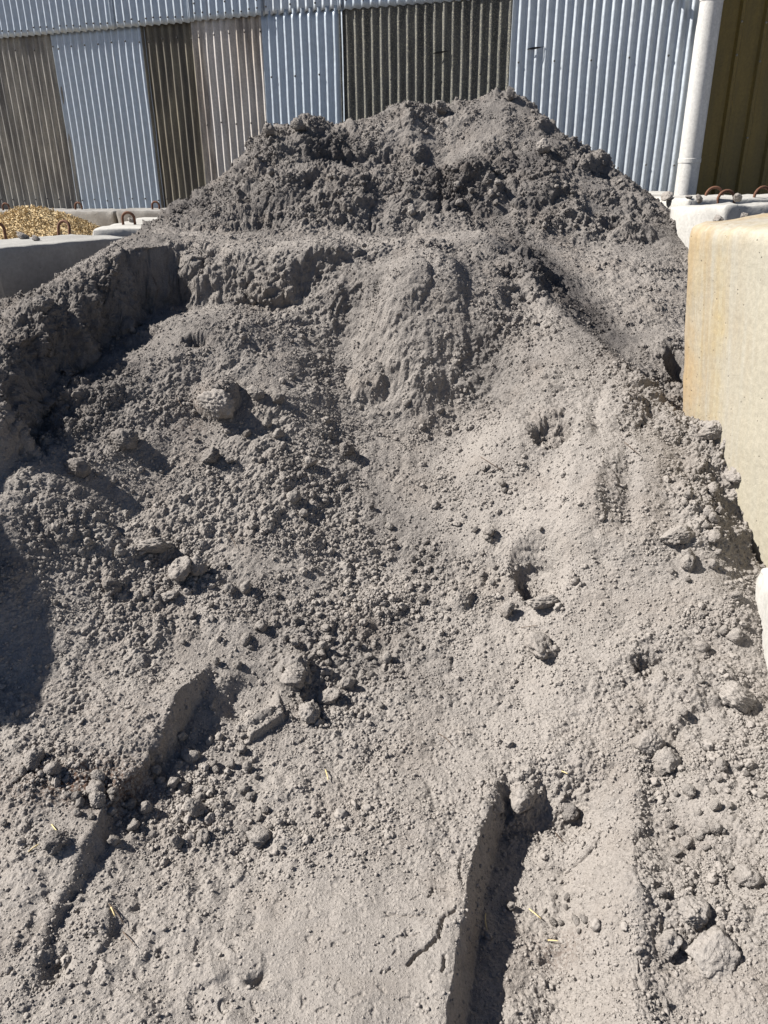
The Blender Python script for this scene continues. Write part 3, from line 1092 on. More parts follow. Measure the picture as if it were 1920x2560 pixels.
NAMED = [
    (545, 1015, 100, 'big rough clod half sunk in the left talus below the cut face', 1, 0, (1.05, 1, .75), .4),
    (640, 985, 50, 'oval clod lying just right of the biggest sunken lump on the left talus', 3, 0, (1, .8, .7), .3),
    (380, 1370, 88, 'wide pale wedge-shaped clod lying flat on the left talus', 5, 0, (1.15, .9, .45), .25),
    (446, 1428, 58, 'knobbly clod at the lower edge of the pale wedge-shaped clod', 2, 0, (1, 1, .85), .15),
    (493, 1427, 52, 'upright rounded clod beside the knobbly one on the left talus', 4, 0, (.85, .85, 1), .1),
    (278, 1468, 44, 'round dark clod left of the pale flat stone-like lumps, near the shadow', 0, 1, (1, 1, .9), .1),
    (418, 1493, 50, 'smooth pale oval clod below the wedge-shaped clod', 6, 0, (1.1, .8, .5), .3),
    (485, 2028, 46, 'egg-shaped clod standing alone right of the shaded scarp', 8, 0, (.8, .8, 1.15), .05),
    (443, 2110, 36, 'small pointed clod below the egg-shaped clod, right of the scarp', 3, 0, (1, 1, 1), .1),
    (140, 2110, 62, 'angular clod at the foot of the bark patch on the left', 5, 1, (1, .8, .8), .2),
    (245, 2005, 50, 'rough clod on the edge of the left plateau above the scarp', 1, 0, (1, 1, .9), .2),
    (80, 1905, 52, 'lumpy clod in the bottom corner of the wall shadow at left', 7, 0, (1.1, 1, .8), .2),
    (640, 2095, 60, 'broad pale clod half sunk in the trampled ground at lower centre left', 9, 0, (1, 1, .6), .35),
    (775, 1790, 62, 'bright dome-shaped clod just right of the smooth bucket print', 4, 0, (1, .9, .8), .3),
    (735, 1690, 80, 'broad rough clod above the bucket print, left of the pellet field', 7, 0, (1, 1, .6), .45),
    (865, 1712, 36, 'ball-shaped clod at the lower left of the pellet field', 6, 0, (1, 1, 1), .1),
    (818, 1740, 44, 'wide clod at the bottom of the pellet field by the bright dome', 2, 0, (1.2, .9, .7), .2),
    (1355, 1625, 90, 'large smooth boulder-like clod lying under the dark pit at right', 9, 0, (1, .9, .6), .35),
    (1360, 1508, 86, 'long pale ridged clod at the mouth of the dark pit', 5, 0, (1.2, .7, .45), .3),
    (1770, 1035, 78, 'block-shaped clod leaning against the yellow stained concrete block', 3, 1, (1, .8, .85), .15),
    (1780, 1080, 60, 'pale smooth clod under the leaning block-shaped clod', 8, 0, (1, 1, .8), .2),
    (1830, 1115, 76, 'rough clod against the yellow block, third from the top of the row', 5, 0, (1, .9, .9), .25),
    (1838, 1195, 58, 'small rounded clod against the yellow block below the rough ones', 2, 0, (.9, .9, .9), .2),
    (1620, 1870, 78, 'dark-topped rough clod standing on the ridge right of the rut', 1, 0, (1, 1, .95), .25),
    (1660, 1910, 66, 'smooth clod wedged just under the dark-topped one', 4, 0, (1, 1, .8), .3),
    (1310, 1985, 84, 'crumbling lump fallen at the head of the rut', 7, 0, (1.05, .9, .7), .4),
    (1425, 2030, 46, 'dark clod in the pocket between the two lumps at the head of the rut', 0, 1, (1, 1, .9), .1),
    (1660, 2370, 74, 'block-like clod on the right berm beside the rut', 3, 0, (1, .9, .9), .3),
    (1790, 2390, 120, 'broad flaking clod low on the right berm', 5, 0, (1, 1.1, .6), .4),
    (1730, 2290, 88, 'tall leaning clod on the right berm above the broad flaking one', 9, 0, (.8, 1, .8), .35),
    (1865, 2200, 66, 'rounded clod near the right edge among berm pellets', 6, 0, (.9, 1, .9), .25),
    (1835, 1745, 110, 'wide angular lump high on the right berm near the white block', 1, 0, (1, 1, .6), .4),
    (1270, 1530, 40, 'pale upright clod left of the long ridged clod', 8, 0, (.8, .8, 1.1), .15),
    (530, 1145, 50, 'dark clod on the upper left talus below the sunken lump', 5, 1, (1, 1, .8), .2),
    (310, 1105, 70, 'dark lumpy clod at the edge of the wall shadow, upper left talus', 1, 1, (1.1, 1, .8), .25),
    (545, 980, 40, 'dark chip on top of the sunken lump below the cut face', 3, 1, (1, 1, .8), .2),
    (190, 1170, 60, 'ragged clod in the shaded valley beneath the left bank', 7, 1, (1, 1, .8), .25),
    (745, 322, 36, 'boulder-like dark clod on the left shoulder of the heap top', 1, 1, (1.1, .9, .9), .2),
    (668, 330, 32, 'crusty dark clod at the left end of the heap top', 7, 1, (1, 1, .9), .2),
    (1100, 278, 36, 'flat-faced clod just below the skyline left of the summit', 5, 1, (1, .8, 1), .2),
    (1275, 240, 28, 'dark peak clod crowning the summit of the heap', 3, 1, (1, 1, 1.1), .3),
    (1352, 375, 34, 'small pale clod in the hollow right below the summit', 8, 0, (1, 1, 1), .1),
    (100, 765, 56, 'big dark clod perched on the crest of the left bank', 1, 1, (1, 1, .8), .4),
    (860, 1130, 40, 'small dark clod at the foot of the central buttress', 0, 1, (1, 1, .9), .2),
    (1685, 1340, 70, 'rough clod high in the right lumpy strip under the yellow block', 7, 0, (1, 1, .7), .3),
]
for px, py, s, lab, k, wet, sq, sink in NAMED:
    place_clod(px, py, s, lab, None, k, wet, sq, sink)

ZONES = [  # centre, spread, number, size range, label, group, wet share
    (800, 1640, 190, 110, 36, (14, 32), 'rounded grey pellet-like clod in the loose pellet field at centre', 'clods of the central pellet field', .1),
    (380, 1480, 260, 130, 22, (14, 34), 'loose grey clod strewn over the lower left talus', 'clods strewn over the lower left talus', .2),
    (680, 1150, 260, 150, 16, (14, 30), 'loose grey clod on the middle talus under the cut face', 'clods on the middle talus', .3),
    (220, 2000, 180, 80, 26, (16, 40), 'grey clod in the lumpy row along the left plateau', 'clods along the left plateau', .3),
    (570, 1960, 120, 110, 24, (18, 44), 'loose clod fallen to the foot of the left scarp', 'clods at the foot of the scarp', .1),
    (1770, 2050, 110, 330, 42, (14, 38), 'grey clod lying loose on the right berm', 'clods on the right berm', .05),
    (1770, 1330, 80, 220, 26, (16, 40), 'crumbly clod in the lumpy strip below the yellow block', 'clods below the yellow block', .1),
    (1150, 1400, 200, 170, 20, (14, 30), 'loose clod on the slope left of the dark pit', 'clods left of the dark pit', .2),
    (1400, 2290, 90, 50, 16, (12, 26), 'small clod lying on the floor of the rut', 'clods on the floor of the rut', .1),
    (1050, 470, 420, 70, 24, (12, 26), 'dark damp clod on the upper heap', 'clods on the upper heap', .9),
]
for cx, cy, sx, sy, n, (a, b), lab, grp, wetp in ZONES:
    wetp = wetp * .6
    for _ in range(n):
        px = float(np.clip(rng.normal(cx, sx * 0.6), cx - 1.4 * sx, cx + 1.4 * sx))
        py = float(np.clip(rng.normal(cy, sy * 0.6), cy - 1.4 * sy, cy + 1.4 * sy))
        if not (8 < px < 1912 and py < 2545):
            continue
        s = a + (b - a) * rng.random() ** 2.2
        place_clod(px, py, s, lab, grp, None, int(rng.random() < wetp), tuple(rng.uniform(0.75, 1.15, 3)), 0.12)

# ------------------------------------------------------------------ straws and twigs
MAT_STRAW = plain('dry_straw', (0.55, 0.44, 0.22), 0.6)
MAT_TWIG = plain('dark_twig', (0.10, 0.07, 0.05), 0.8)


def stick(px, py, px2, py2, rad, mat, name, label, cat, lift=0.004):
    a, b = surf(px, py), surf(px2, py2)
    if a is None or b is None:
        return
    pa, pb = Vector(a[0]) + Vector(a[1]) * lift, Vector(b[0]) + Vector(b[1]) * lift * 2.2
    side = Vector((random.uniform(-1, 1), random.uniform(-1, 1), .6)) * (pb - pa).length * 0.06
    path = [tuple((pa.lerp(pb, t) + side * math.sin(math.pi * t)) - pa) for t in np.linspace(0, 1, 6)]
    V, Fc = tube(path, [rad, rad, rad * .95, rad * .9, rad * .8, rad * .6], 6)
    link(name, mesh_np(name, V, Fc, mat), None, pa, None, label=label, category=cat)


for a in [
    ((813, 1925, 820, 1952), 'short yellow straw on the trampled ground at centre'),
    ((130, 2062, 149, 2084), 'yellow straw lying beside the clods at the foot of the left plateau'),
    ((75, 2130, 102, 2115), 'yellow straw left of the angular clod on the left plateau edge'),
    ((276, 2268, 290, 2292), 'thick yellow straw below the left scarp'),
    ((1320, 2272, 1352, 2302), 'pale straw slanting over the crumbs on the rut floor'),
    ((1370, 2353, 1398, 2356), 'short flat straw on the rut floor below the slanting one'),
    ((1214, 2285, 1218, 2330), 'upright straw in the shadow of the rut wall'),
    ((1400, 1925, 1418, 1932), 'tiny pale straw at the head of the rut')]:
    stick(*a[0], 0.0016, MAT_STRAW, 'straw', a[1], 'straw')
for a in [
    ((1095, 1835, 1130, 1870), 'thin dark twig on the slope above the rut'),
    ((310, 2330, 336, 2370), 'forked-looking dark twig on the ground below the left scarp'),
    ((272, 2260, 315, 2312), 'long dark twig under the thick yellow straw'),
    ((570, 1330, 595, 1372), 'thin dark root on the middle left talus'),
    ((440, 995, 452, 1020), 'short root sticking up beside the sunken lump'),
    ((1200, 1140, 1260, 1180), 'curved thin root on the smooth fan right of the buttress'),
    ((1560, 1105, 1600, 1140), 'thin dark root below the ridge at right'),
    ((1390, 2080, 1410, 2110), 'twig stuck in the lump at the head of the rut'),
    ((1300, 1570, 1345, 1566), 'thin root lying above the boulder-like clod'),
    ((380, 695, 392, 735), 'fine root hanging from the left part of the cut face'),
    ((870, 1580, 884, 1560), 'pale thin twig in the pellet field')]:
    stick(*a[0], 0.0013, MAT_TWIG, 'twig', a[1], 'twig')

# ------------------------------------------------------------------ corrugated shed wall
BETA = R(20)
WD = np.array([math.cos(BETA), -math.sin(BETA), 0.0])     # along the wall, to the right (nearer)
WN = np.array([-math.sin(BETA), -math.cos(BETA), 0.0])    # out of the wall, towards the yard
W0 = np.array([0, 7.4, 0.0])


def wall_s(px, py):
    """distance along the wall of a photo pixel"""
    d = ray(px, py)
    o_ = np.array([0, 0, EYE])
    t = ((W0 - o_) @ WN) / (d @ WN)
    p = o_ + d * t
    return float((p - W0) @ WD), float(p[2])


M_GALV = galvanised('galvanised_sheet', (0.42, 0.475, 0.53), 0.50, 0.45, 0.12)
M_GALV_OLD = galvanised('old_galvanised_sheet', (0.46, 0.50, 0.54), 0.5, 0.4, 0.22)
M_BEIGE = weathered('beige_weathered_sheet', (0.33, 0.315, 0.28), (0.165, 0.158, 0.148), (0.095, 0.092, 0.092), 0, 0.6)
M_DARK = weathered('dark_weathered_sheet', (0.20, 0.18, 0.135), (0.10, 0.09, 0.074), (0.06, 0.056, 0.05), 0, 0.65)
M_WHITISH = weathered('patchy_whitish_sheet', (0.42, 0.375, 0.32), (0.20, 0.178, 0.162), (0.52, 0.51, 0.50), 0, 0.6)
M_LICHEN = weathered('lichened_cement_sheet', (0.14, 0.138, 0.125), (0.075, 0.075, 0.071), (0.05, 0.05, 0.05), 0.9, 0.95)
M_SCREW = plain('screw_metal', (0.07, 0.065, 0.06), 0.6, 0.3)

shed = empty('corrugated_shed', tuple(W0), label='shed wall patched together from corrugated sheets of different ages, behind the heap', category='shed')
INV = Matrix.Translation(-Vector(W0))


def sheet(s0, s1, z0, z1, mat, off, label, pitch=0.0762, amp=0.0125, screws=(), bow=0.0, trap=0.0, seed=0, tears=()):
    ns = int(round((s1 - s0) / pitch * 14)) + 1
    s = np.linspace(s0, s1, ns)
    nz_ = 26
    z = np.linspace(z0, z1, nz_)
    ph = 2 * np.pi * (s - s0) / pitch + 0.4
    c = np.cos(ph)
    if trap:
        c = np.tanh(c * trap) / math.tanh(trap)
    S, ZZ = np.meshgrid(s, z)
    pp = np.stack([S.ravel(), ZZ.ravel() * 0.6, np.full(S.size, seed * 3.3)], 1)
    wv = 0.009 * perlin(pp, 1.5, seed) + 0.004 * perlin(pp, 6, seed + 1) + 0.0012 * perlin(pp, 22, seed + 2)
    o_ = off + amp * c[None].repeat(nz_, 0) + wv.reshape(S.shape) + bow * np.sin(np.pi * (S - s0) / (s1 - s0))
    shift = 0.006 * perlin(np.stack([ZZ.ravel(), S.ravel() * 0, S.ravel() * 0], 1), 1.2, seed + 4).reshape(S.shape)
    zc = ZZ + np.where(np.arange(nz_)[:, None] == 0, 0.004 * c[None], 0)
    P = (S + shift)[..., None] * WD + o_[..., None] * WN + zc[..., None] * np.array([0, 0, 1.0])
    front = P.reshape(-1, 3)
    back = (P - 0.0016 * WN).reshape(-1, 3) if amp > 0.002 else front
    f1 = grid_faces(nz_, ns)
    f2 = grid_faces(nz_, ns, len(front))[:, ::-1]
    n = len(front)
    rim = []
    for k in range(ns - 1):
        rim.append((k + 1, k, n + k, n + k + 1))
        t_ = (nz_ - 1) * ns + k
        rim.append((t_, t_ + 1, n + t_ + 1, n + t_))
    for k in range(nz_ - 1):
        a_ = k * ns
        rim.append((a_, a_ + ns, n + a_ + ns, n + a_))
        b_ = a_ + ns - 1
        rim.append((b_ + ns, b_, n + b_, n + b_ + ns))
    me = mesh_np('corrugated_sheet', np.concatenate([front, back]), np.concatenate([f1, f2, np.array(rim)]), mat)
    o = link('corrugated_sheet', me, shed, label=label)
    # screw heads on the ridges
    V, Fc = [], []
    nr = int((s1 - s0) / pitch)
    for zr, step in screws:
        for r_ in range(0, nr, step):
            sx_ = s0 + (r_ + 1 - 0.4 / (2 * np.pi)) * pitch
            if sx_ > s1 - 0.01:
                continue
            zz = zr + random.uniform(-.012, .012)
            ctr = sx_ * WD + (off + amp + 0.004) * WN + np.array([0, 0, zz])
            base = len(V)
            for q_, rr in ((-0.004, 0.0085), (0.002, 0.007), (0.005, 0.004)):
                for t_ in range(6):
                    a_ = t_ / 6 * 2 * np.pi
                    V.append(ctr + q_ * WN + rr * (math.cos(a_) * WD + math.sin(a_) * np.array([0, 0, 1.0])))
            for lv in (0, 1):
                for t_ in range(6):
                    Fc.append((base + lv * 6 + t_, base + lv * 6 + (t_ + 1) % 6, base + lv * 6 + 6 + (t_ + 1) % 6, base + lv * 6 + 6 + t_))
            Fc.append((base + 12, base + 13, base + 14, base + 15))
            Fc.append((base + 12, base + 15, base + 16, base + 17))
    if V:
        link('screw', mesh_np('screw', np.array(V), np.array(Fc), M_SCREW), o, kind='stuff')
    return o


b0 = wall_s(-160, 300)[0]
b1, b2, b3, b4, b5, b6, b7 = [wall_s(px, 300)[0] for px in (163, 380, 503, 670, 856, 1273, 1722)]
zs0, zs1 = wall_s(0, 101)[1], wall_s(665, 40)[1]
ZL = (zs0 + zs1) / 2
z45 = wall_s(760, 20)[1]
z56 = wall_s(950, 18)[1]
print('wall s', b0, b1, b2, b3, b4, b5, b6, b7, 'seam z', zs0, zs1, z45, z56)
BOT = 0.95
TOPZ = 3.9
zb = 1.30
sheet(b0, b1 + .03, BOT, zs0 + .06, M_BEIGE, 0.000, 'dull beige brown sheet at the far left', screws=((zb + .05, 2), (ZL - .11, 3)), seed=1, amp=0.015)
sheet(b1, b2 + .03, BOT, ZL + .05, M_GALV, 0.006, 'blue grey galvanised sheet, second from the left', screws=((zb + .05, 2), (ZL - .11, 2)), seed=2)
sheet(b2, b3 + .02, BOT, ZL + .05, M_DARK, -0.002, 'narrow dark olive brown sheet', screws=((zb + .05, 2), (ZL - .11, 2)), seed=3, amp=0.015)
sheet(b3, b4 + .03, BOT, ZL + .05, M_WHITISH, 0.004, 'pinkish beige sheet with whitish bleached ridges', screws=((2.0, 2), (ZL - .11, 2)), seed=4, amp=0.015)
sheet(b4, b5 + .03, BOT, z45, M_GALV, 0.008, 'bright galvanised sheet left of the dark lichened one', screws=((2.35, 3),), seed=5)
SHEET_LICHEN = sheet(b5, b6 + .01, BOT, z56 + .05, M_LICHEN, -0.004, 'dark cement sheet crusted with lichen', screws=((2.3, 5),), seed=6, amp=0.0135)
SHEET_TALL = sheet(b6 - .01, b7, BOT, TOPZ, M_GALV_OLD, 0.010, 'tall galvanised sheet beside the white pipe', pitch=0.070, amp=0.012, trap=1.1, screws=((2.35, 4), (1.6, 3)), seed=7)
# upper row
u1 = wall_s(295, 60)[0]
u2 = wall_s(478, 40)[0]
sheet(b0, u1, ZL, TOPZ, M_GALV, 0.044, 'upper galvanised sheet at the far left, overhanging the lower row', screws=((ZL + .05, 1),), seed=8)
sheet(u1 - .03, u2 + .02, ZL + .004, TOPZ, M_GALV, 0.046, 'upper galvanised sheet above the dark olive sheet', screws=((ZL + .05, 1),), seed=9)
sheet(u2, b4 + .02, ZL + .01, TOPZ, M_GALV, 0.040, 'upper galvanised sheet above the whitish ridges', screws=((ZL + .06, 1), (ZL + .13, 4)), seed=10)
sheet(b4 - .01, b5 + .03, z45 - .03, TOPZ, M_GALV_OLD, 0.014, 'upper dull sheet lapped over the bright galvanised one', screws=((z45 + .03, 3),), seed=11)
sheet(b5, b6 - .35, z56, TOPZ, M_GALV, 0.012, 'upper galvanised sheet lapped over the lichened one', screws=((z56 + .06, 2),), seed=12)
sheet(b6 - .38, b6 + .02, z56 + .03, TOPZ, M_GALV_OLD, 0.018, 'short upper sheet left of the tall galvanised sheet', seed=13)
M_TEAR = plain('torn_edge', (0.02, 0.02, 0.02), 0.9)


def tear(sh, px, py, length, offn):
    s_, z_ = wall_s(px, py)
    n_ = 9
    V, Fc = [], []
    for k in range(n_):
        t_ = k / (n_ - 1)
        hh = 0.008 * math.sin(math.pi * min(t_ * 1.15, 1)) + 0.001
        c_ = (s_ - length / 2 + t_ * length) * WD + (offn + 0.010 * math.sin(t_ * 5)) * WN + np.array([0, 0, z_ + .012 * t_])
        V += [c_ - ZA3 * hh, c_ + ZA3 * hh * .6, c_ - ZA3 * hh + WN * .004, c_ + ZA3 * hh * .6 + WN * .010]
    for k in range(n_ - 1):
        a_ = 4 * k
        Fc += [(a_, a_ + 4, a_ + 5, a_ + 1), (a_ + 2, a_ + 3, a_ + 7, a_ + 6), (a_, a_ + 2, a_ + 6, a_ + 4), (a_ + 1, a_ + 5, a_ + 7, a_ + 3)]
    link('tear', mesh_np('tear', np.array(V), np.array(Fc), M_TEAR, False), sh)


ZA3 = np.array([0, 0, 1.0])
tear(SHEET_LICHEN, 1103, 133, .13, .012)
tear(SHEET_TALL, 1340, 123, .13, .022)
# dark lining behind the sheets (closes gaps) and roof edge
back_p = [W0 * 0 + s * WD - 0.05 * WN + np.array([0, 0, z]) for s, z in ((b0, 0), (b7 + .02, 0), (b7 + .02, TOPZ), (b0, TOPZ))]
back_q = [p - 0.06 * WN for p in back_p]
link('wall_lining', mesh_np('wall_lining', np.array(back_p + back_q), [(0, 1, 2, 3), (7, 6, 5, 4), (0, 4, 5, 1), (1, 5, 6, 2), (2, 6, 7, 3), (3, 7, 4, 0)], plain('dark_lining', (0.03, 0.03, 0.03)), False), shed)

# olive ribbed shed further right
OB = R(-5)
OD = np.array([math.cos(OB), -math.sin(OB), 0.0])
ON = np.array([-math.sin(OB), -math.cos(OB), 0.0])
corner = W0 + (b7 + .01) * WD
OC = corner + np.array([0.0, 0.12, 0])
M_OLIVE = weathered('olive_brown_cladding', (0.17, 0.122, 0.034), (0.135, 0.10, 0.032), (0.11, 0.088, 0.035), 0, 0.5, 0.5)
olive = empty('olive_clad_shed', tuple(OC), label='dark olive brown ribbed shed wall in shade behind the white pipe', category='shed')
for k in range(3):
    s0, w_ = k * 0.76 - 0.02, 0.78
    pr = []
    rib = 0.19
    for r_ in range(5):
        a_ = s0 + r_ * rib
        pr += [(a_, 0), (a_ + .135, 0), (a_ + .15, .022), (a_ + .175, .022)]
    pr = [p for p in pr if p[0] <= s0 + w_]
    pr = np.array(pr)
    zz = np.linspace(0.6, 3.9, 8)
    V = np.array([[pr_[0] * OD + (pr_[1] + 0.002 * k) * ON + np.array([0, 0, z_]) for pr_ in pr] for z_ in zz]).reshape(-1, 3)
    V2 = V - 0.002 * ON
    n = len(V)
    Fc = np.concatenate([grid_faces(8, len(pr)), grid_faces(8, len(pr), n)[:, ::-1]])
    o = link('cladding_panel', mesh_np('cladding_panel', np.concatenate([V, V2]), Fc, M_OLIVE, False), olive)
    SV, SF = [], []
    for z_ in (1.75, 2.35, 2.6):
        for r_ in range(0, 4, 2 if z_ < 2 else 1):
            ctr = (s0 + .16 + r_ * rib) * OD + .026 * ON + np.array([0, 0, z_ + random.uniform(-.05, .05)])
            base = len(SV)
            for q_, rr in ((-0.004, 0.009), (0.003, 0.006)):
                for t_ in range(6):
                    a_ = t_ / 6 * 2 * np.pi
                    SV.append(ctr + q_ * ON + rr * (math.cos(a_) * OD + math.sin(a_) * np.array([0, 0, 1.0])))
            for t_ in range(6):
                SF.append((base + t_, base + (t_ + 1) % 6, base + 6 + (t_ + 1) % 6, base + 6 + t_))
            SF += [(base + 6, base + 7, base + 8, base + 9), (base + 6, base + 9, base + 10, base + 11)]
    link('screw', mesh_np('screw', np.array(SV), np.array(SF), plain('bare_screw', (0.25, 0.24, 0.2), 0.4, 0.6)), o, kind='stuff')

# white pipe
pt, pb = wall_s(1778, 0), wall_s(1716, 484)
pc = W0 + (b7 + .045) * WD + 0.115 * WN
M_PIPE = weathered('white_painted_pipe', (0.52, 0.51, 0.49), (0.48, 0.47, 0.445), (0.44, 0.425, 0.39), 0, 0.5, 0.5)
path = [(0, 0, z) for z in np.linspace(0.9, 3.6, 14)]
V, Fc = tube(path, 0.080, 40)
pipe = empty('drain_pipe', (pc[0], pc[1], 0), label='tall white painted pipe standing at the corner of the corrugated shed', category='pipe')
link('pipe_body', mesh_np('pipe_body', V, Fc, M_PIPE), pipe)
V, Fc = tube([(0, 0, 3.6), (0, 0, 3.62), (0, 0, 3.70), (0, 0, 3.72)], [.081, .092, .092, .081], 40)
link('pipe_collar', mesh_np('pipe_collar', V, Fc, M_PIPE), pipe)
for z_ in (1.62, 2.66):
    V, Fc = tube([(0, 0, z_), (0, 0, z_ + .002), (0, 0, z_ + .03), (0, 0, z_ + .032)], [.080, .0835, .0835, .080], 40, False)
    link('strap', mesh_np('strap', V, Fc, M_PIPE, False), pipe)
# unseen box with a drooping lead, added above the frame to shade sheet and pipe
lp = W0 + (b7 - .30) * WD + 0.0 * WN
caster = empty('shadow_box', (lp[0], lp[1], 2.80), label='unseen grey box with a drooping lead, added above the white pipe to cast shadow', category='shadow caster')
M_CASTER = plain('grey_enamel', (0.3, 0.3, 0.3), 0.5)


def boxmesh(name, c, ax, ay, az, dims, mat):
    V, Fc = [], [(0, 1, 3, 2), (4, 6, 7, 5), (0, 4, 5, 1), (2, 3, 7, 6), (0, 2, 6, 4), (1, 5, 7, 3)]
    for a_ in (-1, 1):
        for b_ in (-1, 1):
            for c_ in (-1, 1):
                V.append(np.array(c) + a_ * dims[0] / 2 * ax + b_ * dims[1] / 2 * ay + c_ * dims[2] / 2 * az)
    return mesh_np(name, np.array(V), np.array(Fc), mat, False)


ZA = np.array([0, 0, 1.0])
link('bracket', boxmesh('bracket', 0.05 * WN + .03 * ZA, WD, WN, ZA, (.03, .08, .03), M_CASTER), caster)
link('housing', boxmesh('housing', 0.165 * WN + .03 * ZA, WD, WN, ZA, (.10, .08, .13), M_CASTER), caster)
lead = []
for t_ in np.linspace(0, 1, 40):
    lead.append(WD * (-.55 + .55 * t_ + .06 * math.sin(t_ * 14)) + WN * (.035 + .012 * math.sin(t_ * 9)) + ZA * (.14 + .08 * math.cos(t_ * 17) - .06 * t_))
V, Fc = tube(lead, .007, 8)
link('lead', mesh_np('lead', V, Fc, M_CASTER), caster)

# ------------------------------------------------------------------ concrete blocks
M_CONC = concrete('grey_concrete', (0.32, 0.315, 0.30), (0.26, 0.255, 0.245))
M_CONC_W = concrete('pale_concrete', (0.42, 0.41, 0.385), (0.34, 0.33, 0.31))
M_CONC_D = concrete('rough_concrete', (0.27, 0.26, 0.245), (0.20, 0.19, 0.18))
M_YEL = concrete('ochre_stained_concrete', (0.36, 0.295, 0.175), (0.335, 0.31, 0.25), ((0.335, 0.32, 0.285), (0.27, 0.19, 0.095)), side_stain=(0.36, 0.335, 0.27))
M_REBAR = plain('rusty_rebar', (0.13, 0.06, 0.035), 0.85, 0.2, 0.4, 90)


def block(name, dims, loc, rot, mat, label, rad=0.02, rough=0.004, taper=0.0, seed=0, n=26):
    """cast block: rounded box of dims (x,y,z), origin at the middle of its base"""
    dx, dy, dz_ = [d / 2 for d in dims]
    V, Fc, off = [], [], 0
    for ax in range(3):
        for sg in (-1, 1):
            h = [dx, dy, dz_]
            a_, b_ = [k for k in range(3) if k != ax]
            na = max(4, int(n * h[a_] / max(h)))
            nb = max(4, int(n * h[b_] / max(h)))
            ua = np.sin(np.linspace(-1, 1, na) * np.pi / 2) * h[a_]
            ub = np.sin(np.linspace(-1, 1, nb) * np.pi / 2) * h[b_]
            A_, B_ = np.meshgrid(ua, ub)
            P = np.zeros((nb, na, 3))
            P[..., a_], P[..., b_], P[..., ax] = A_, B_, sg * h[ax]
            f = grid_faces(nb, na, off)
            if (sg > 0) == (ax == 1):
                f = f[:, ::-1]
            V.append(P.reshape(-1, 3))
            Fc.append(f)
            off += nb * na
    V = np.concatenate(V)
    inner = np.clip(V, [-dx + rad, -dy + rad, -dz_ + rad], [dx - rad, dy - rad, dz_ - rad])
    nrm = V - inner
    ln = np.linalg.norm(nrm, axis=1, keepdims=True)
    nrm = np.where(ln > 0, nrm / np.maximum(ln, 1e-9), 0)
    V = inner + nrm * rad
    edge = (np.abs(np.abs(nrm)).max(1) < 0.98)
    dsp = rough * (perlin(V, 9, seed) + 0.7 * perlin(V, 26, seed + 1)) - 0.020 * np.maximum(perlin(V, 7, seed + 2) - 0.1, 0) * edge * (rad / .02) ** .5 - 0.012 * np.maximum(perlin(V, 18, seed + 3) - 0.2, 0) * edge
    V = V + nrm * dsp[:, None]
    if taper:
        k = 1 + taper * (V[:, 2:3] / dz_)
        V[:, :2] *= k
    V[:, 2] += dz_
    me = mesh_np(name, V, np.concatenate(Fc), mat)
    bm = bmesh.new()
    bm.from_mesh(me)
    bmesh.ops.remove_doubles(bm, verts=bm.verts, dist=0.0008)
    bmesh.ops.recalc_face_normals(bm, faces=bm.faces)
    bm.to_mesh(me)
    bm.free()
    root = empty(name, loc, rot, label=label, category='concrete block')
    link('block_body', me, root)
    return root


def loop(root, x, y, z, rot, lean=0.0, w=0.055, h=0.085, label=None):
    path = []
    for t in np.linspace(0, 1, 4):
        path.append((-w, 0, -0.05 + t * h * .55))
    for a_ in np.linspace(math.pi, 0, 12):
        path.append((w * math.cos(a_), 0, h * .5 + w * math.sin(a_)))
    for t in np.linspace(1, 0, 4):
        path.append((w, 0, -0.05 + t * h * .55))
    V, Fc = tube(path, 0.0095, 8)
    o = link('lifting_loop', mesh_np('lifting_loop', V, Fc, M_REBAR), root, (x, y, z), (lean, 0, rot))
    if label:
        o['label'] = label
    return o


# left side
def side_block(p_right, p_left, ztop, width, height, mat, label, rad=.02, seed=0, back=True, rough=.004, tilt=(0, 0)):
    """block whose front top edge runs from p_left to p_right"""
    a_, b_ = np.array(p_left[:2]), np.array(p_right[:2])
    d = b_ - a_
    Ln = np.linalg.norm(d)
    d /= Ln
    nb = np.array([-d[1], d[0]])
    c = (a_ + b_) / 2 + nb * width / 2
    return block('concrete_block', (Ln, width, height), (c[0], c[1], ztop - height), (tilt[0], tilt[1], math.atan2(d[1], d[0])), mat, label, rad, rough, 0, seed)


l1r, l1l = at_z(322, 592, 1.235), np.array([-2.13, 4.27])
L1 = side_block(l1r, l1l, 1.235, .58, .80, M_CONC, 'grey concrete block in shade behind the left bank, with rusty loops on top', rad=.012, seed=3, rough=.006)
p = np.array(L1.location)


def loop_px(root, px, py, zt, rot, **kw):
    w = at_z(px, py, zt)
    q_ = root.rotation_euler.to_matrix().inverted() @ (Vector(w) - Vector(root.location))
    return loop(root, q_.x, q_.y, q_.z, rot - root.rotation_euler.z, **kw)


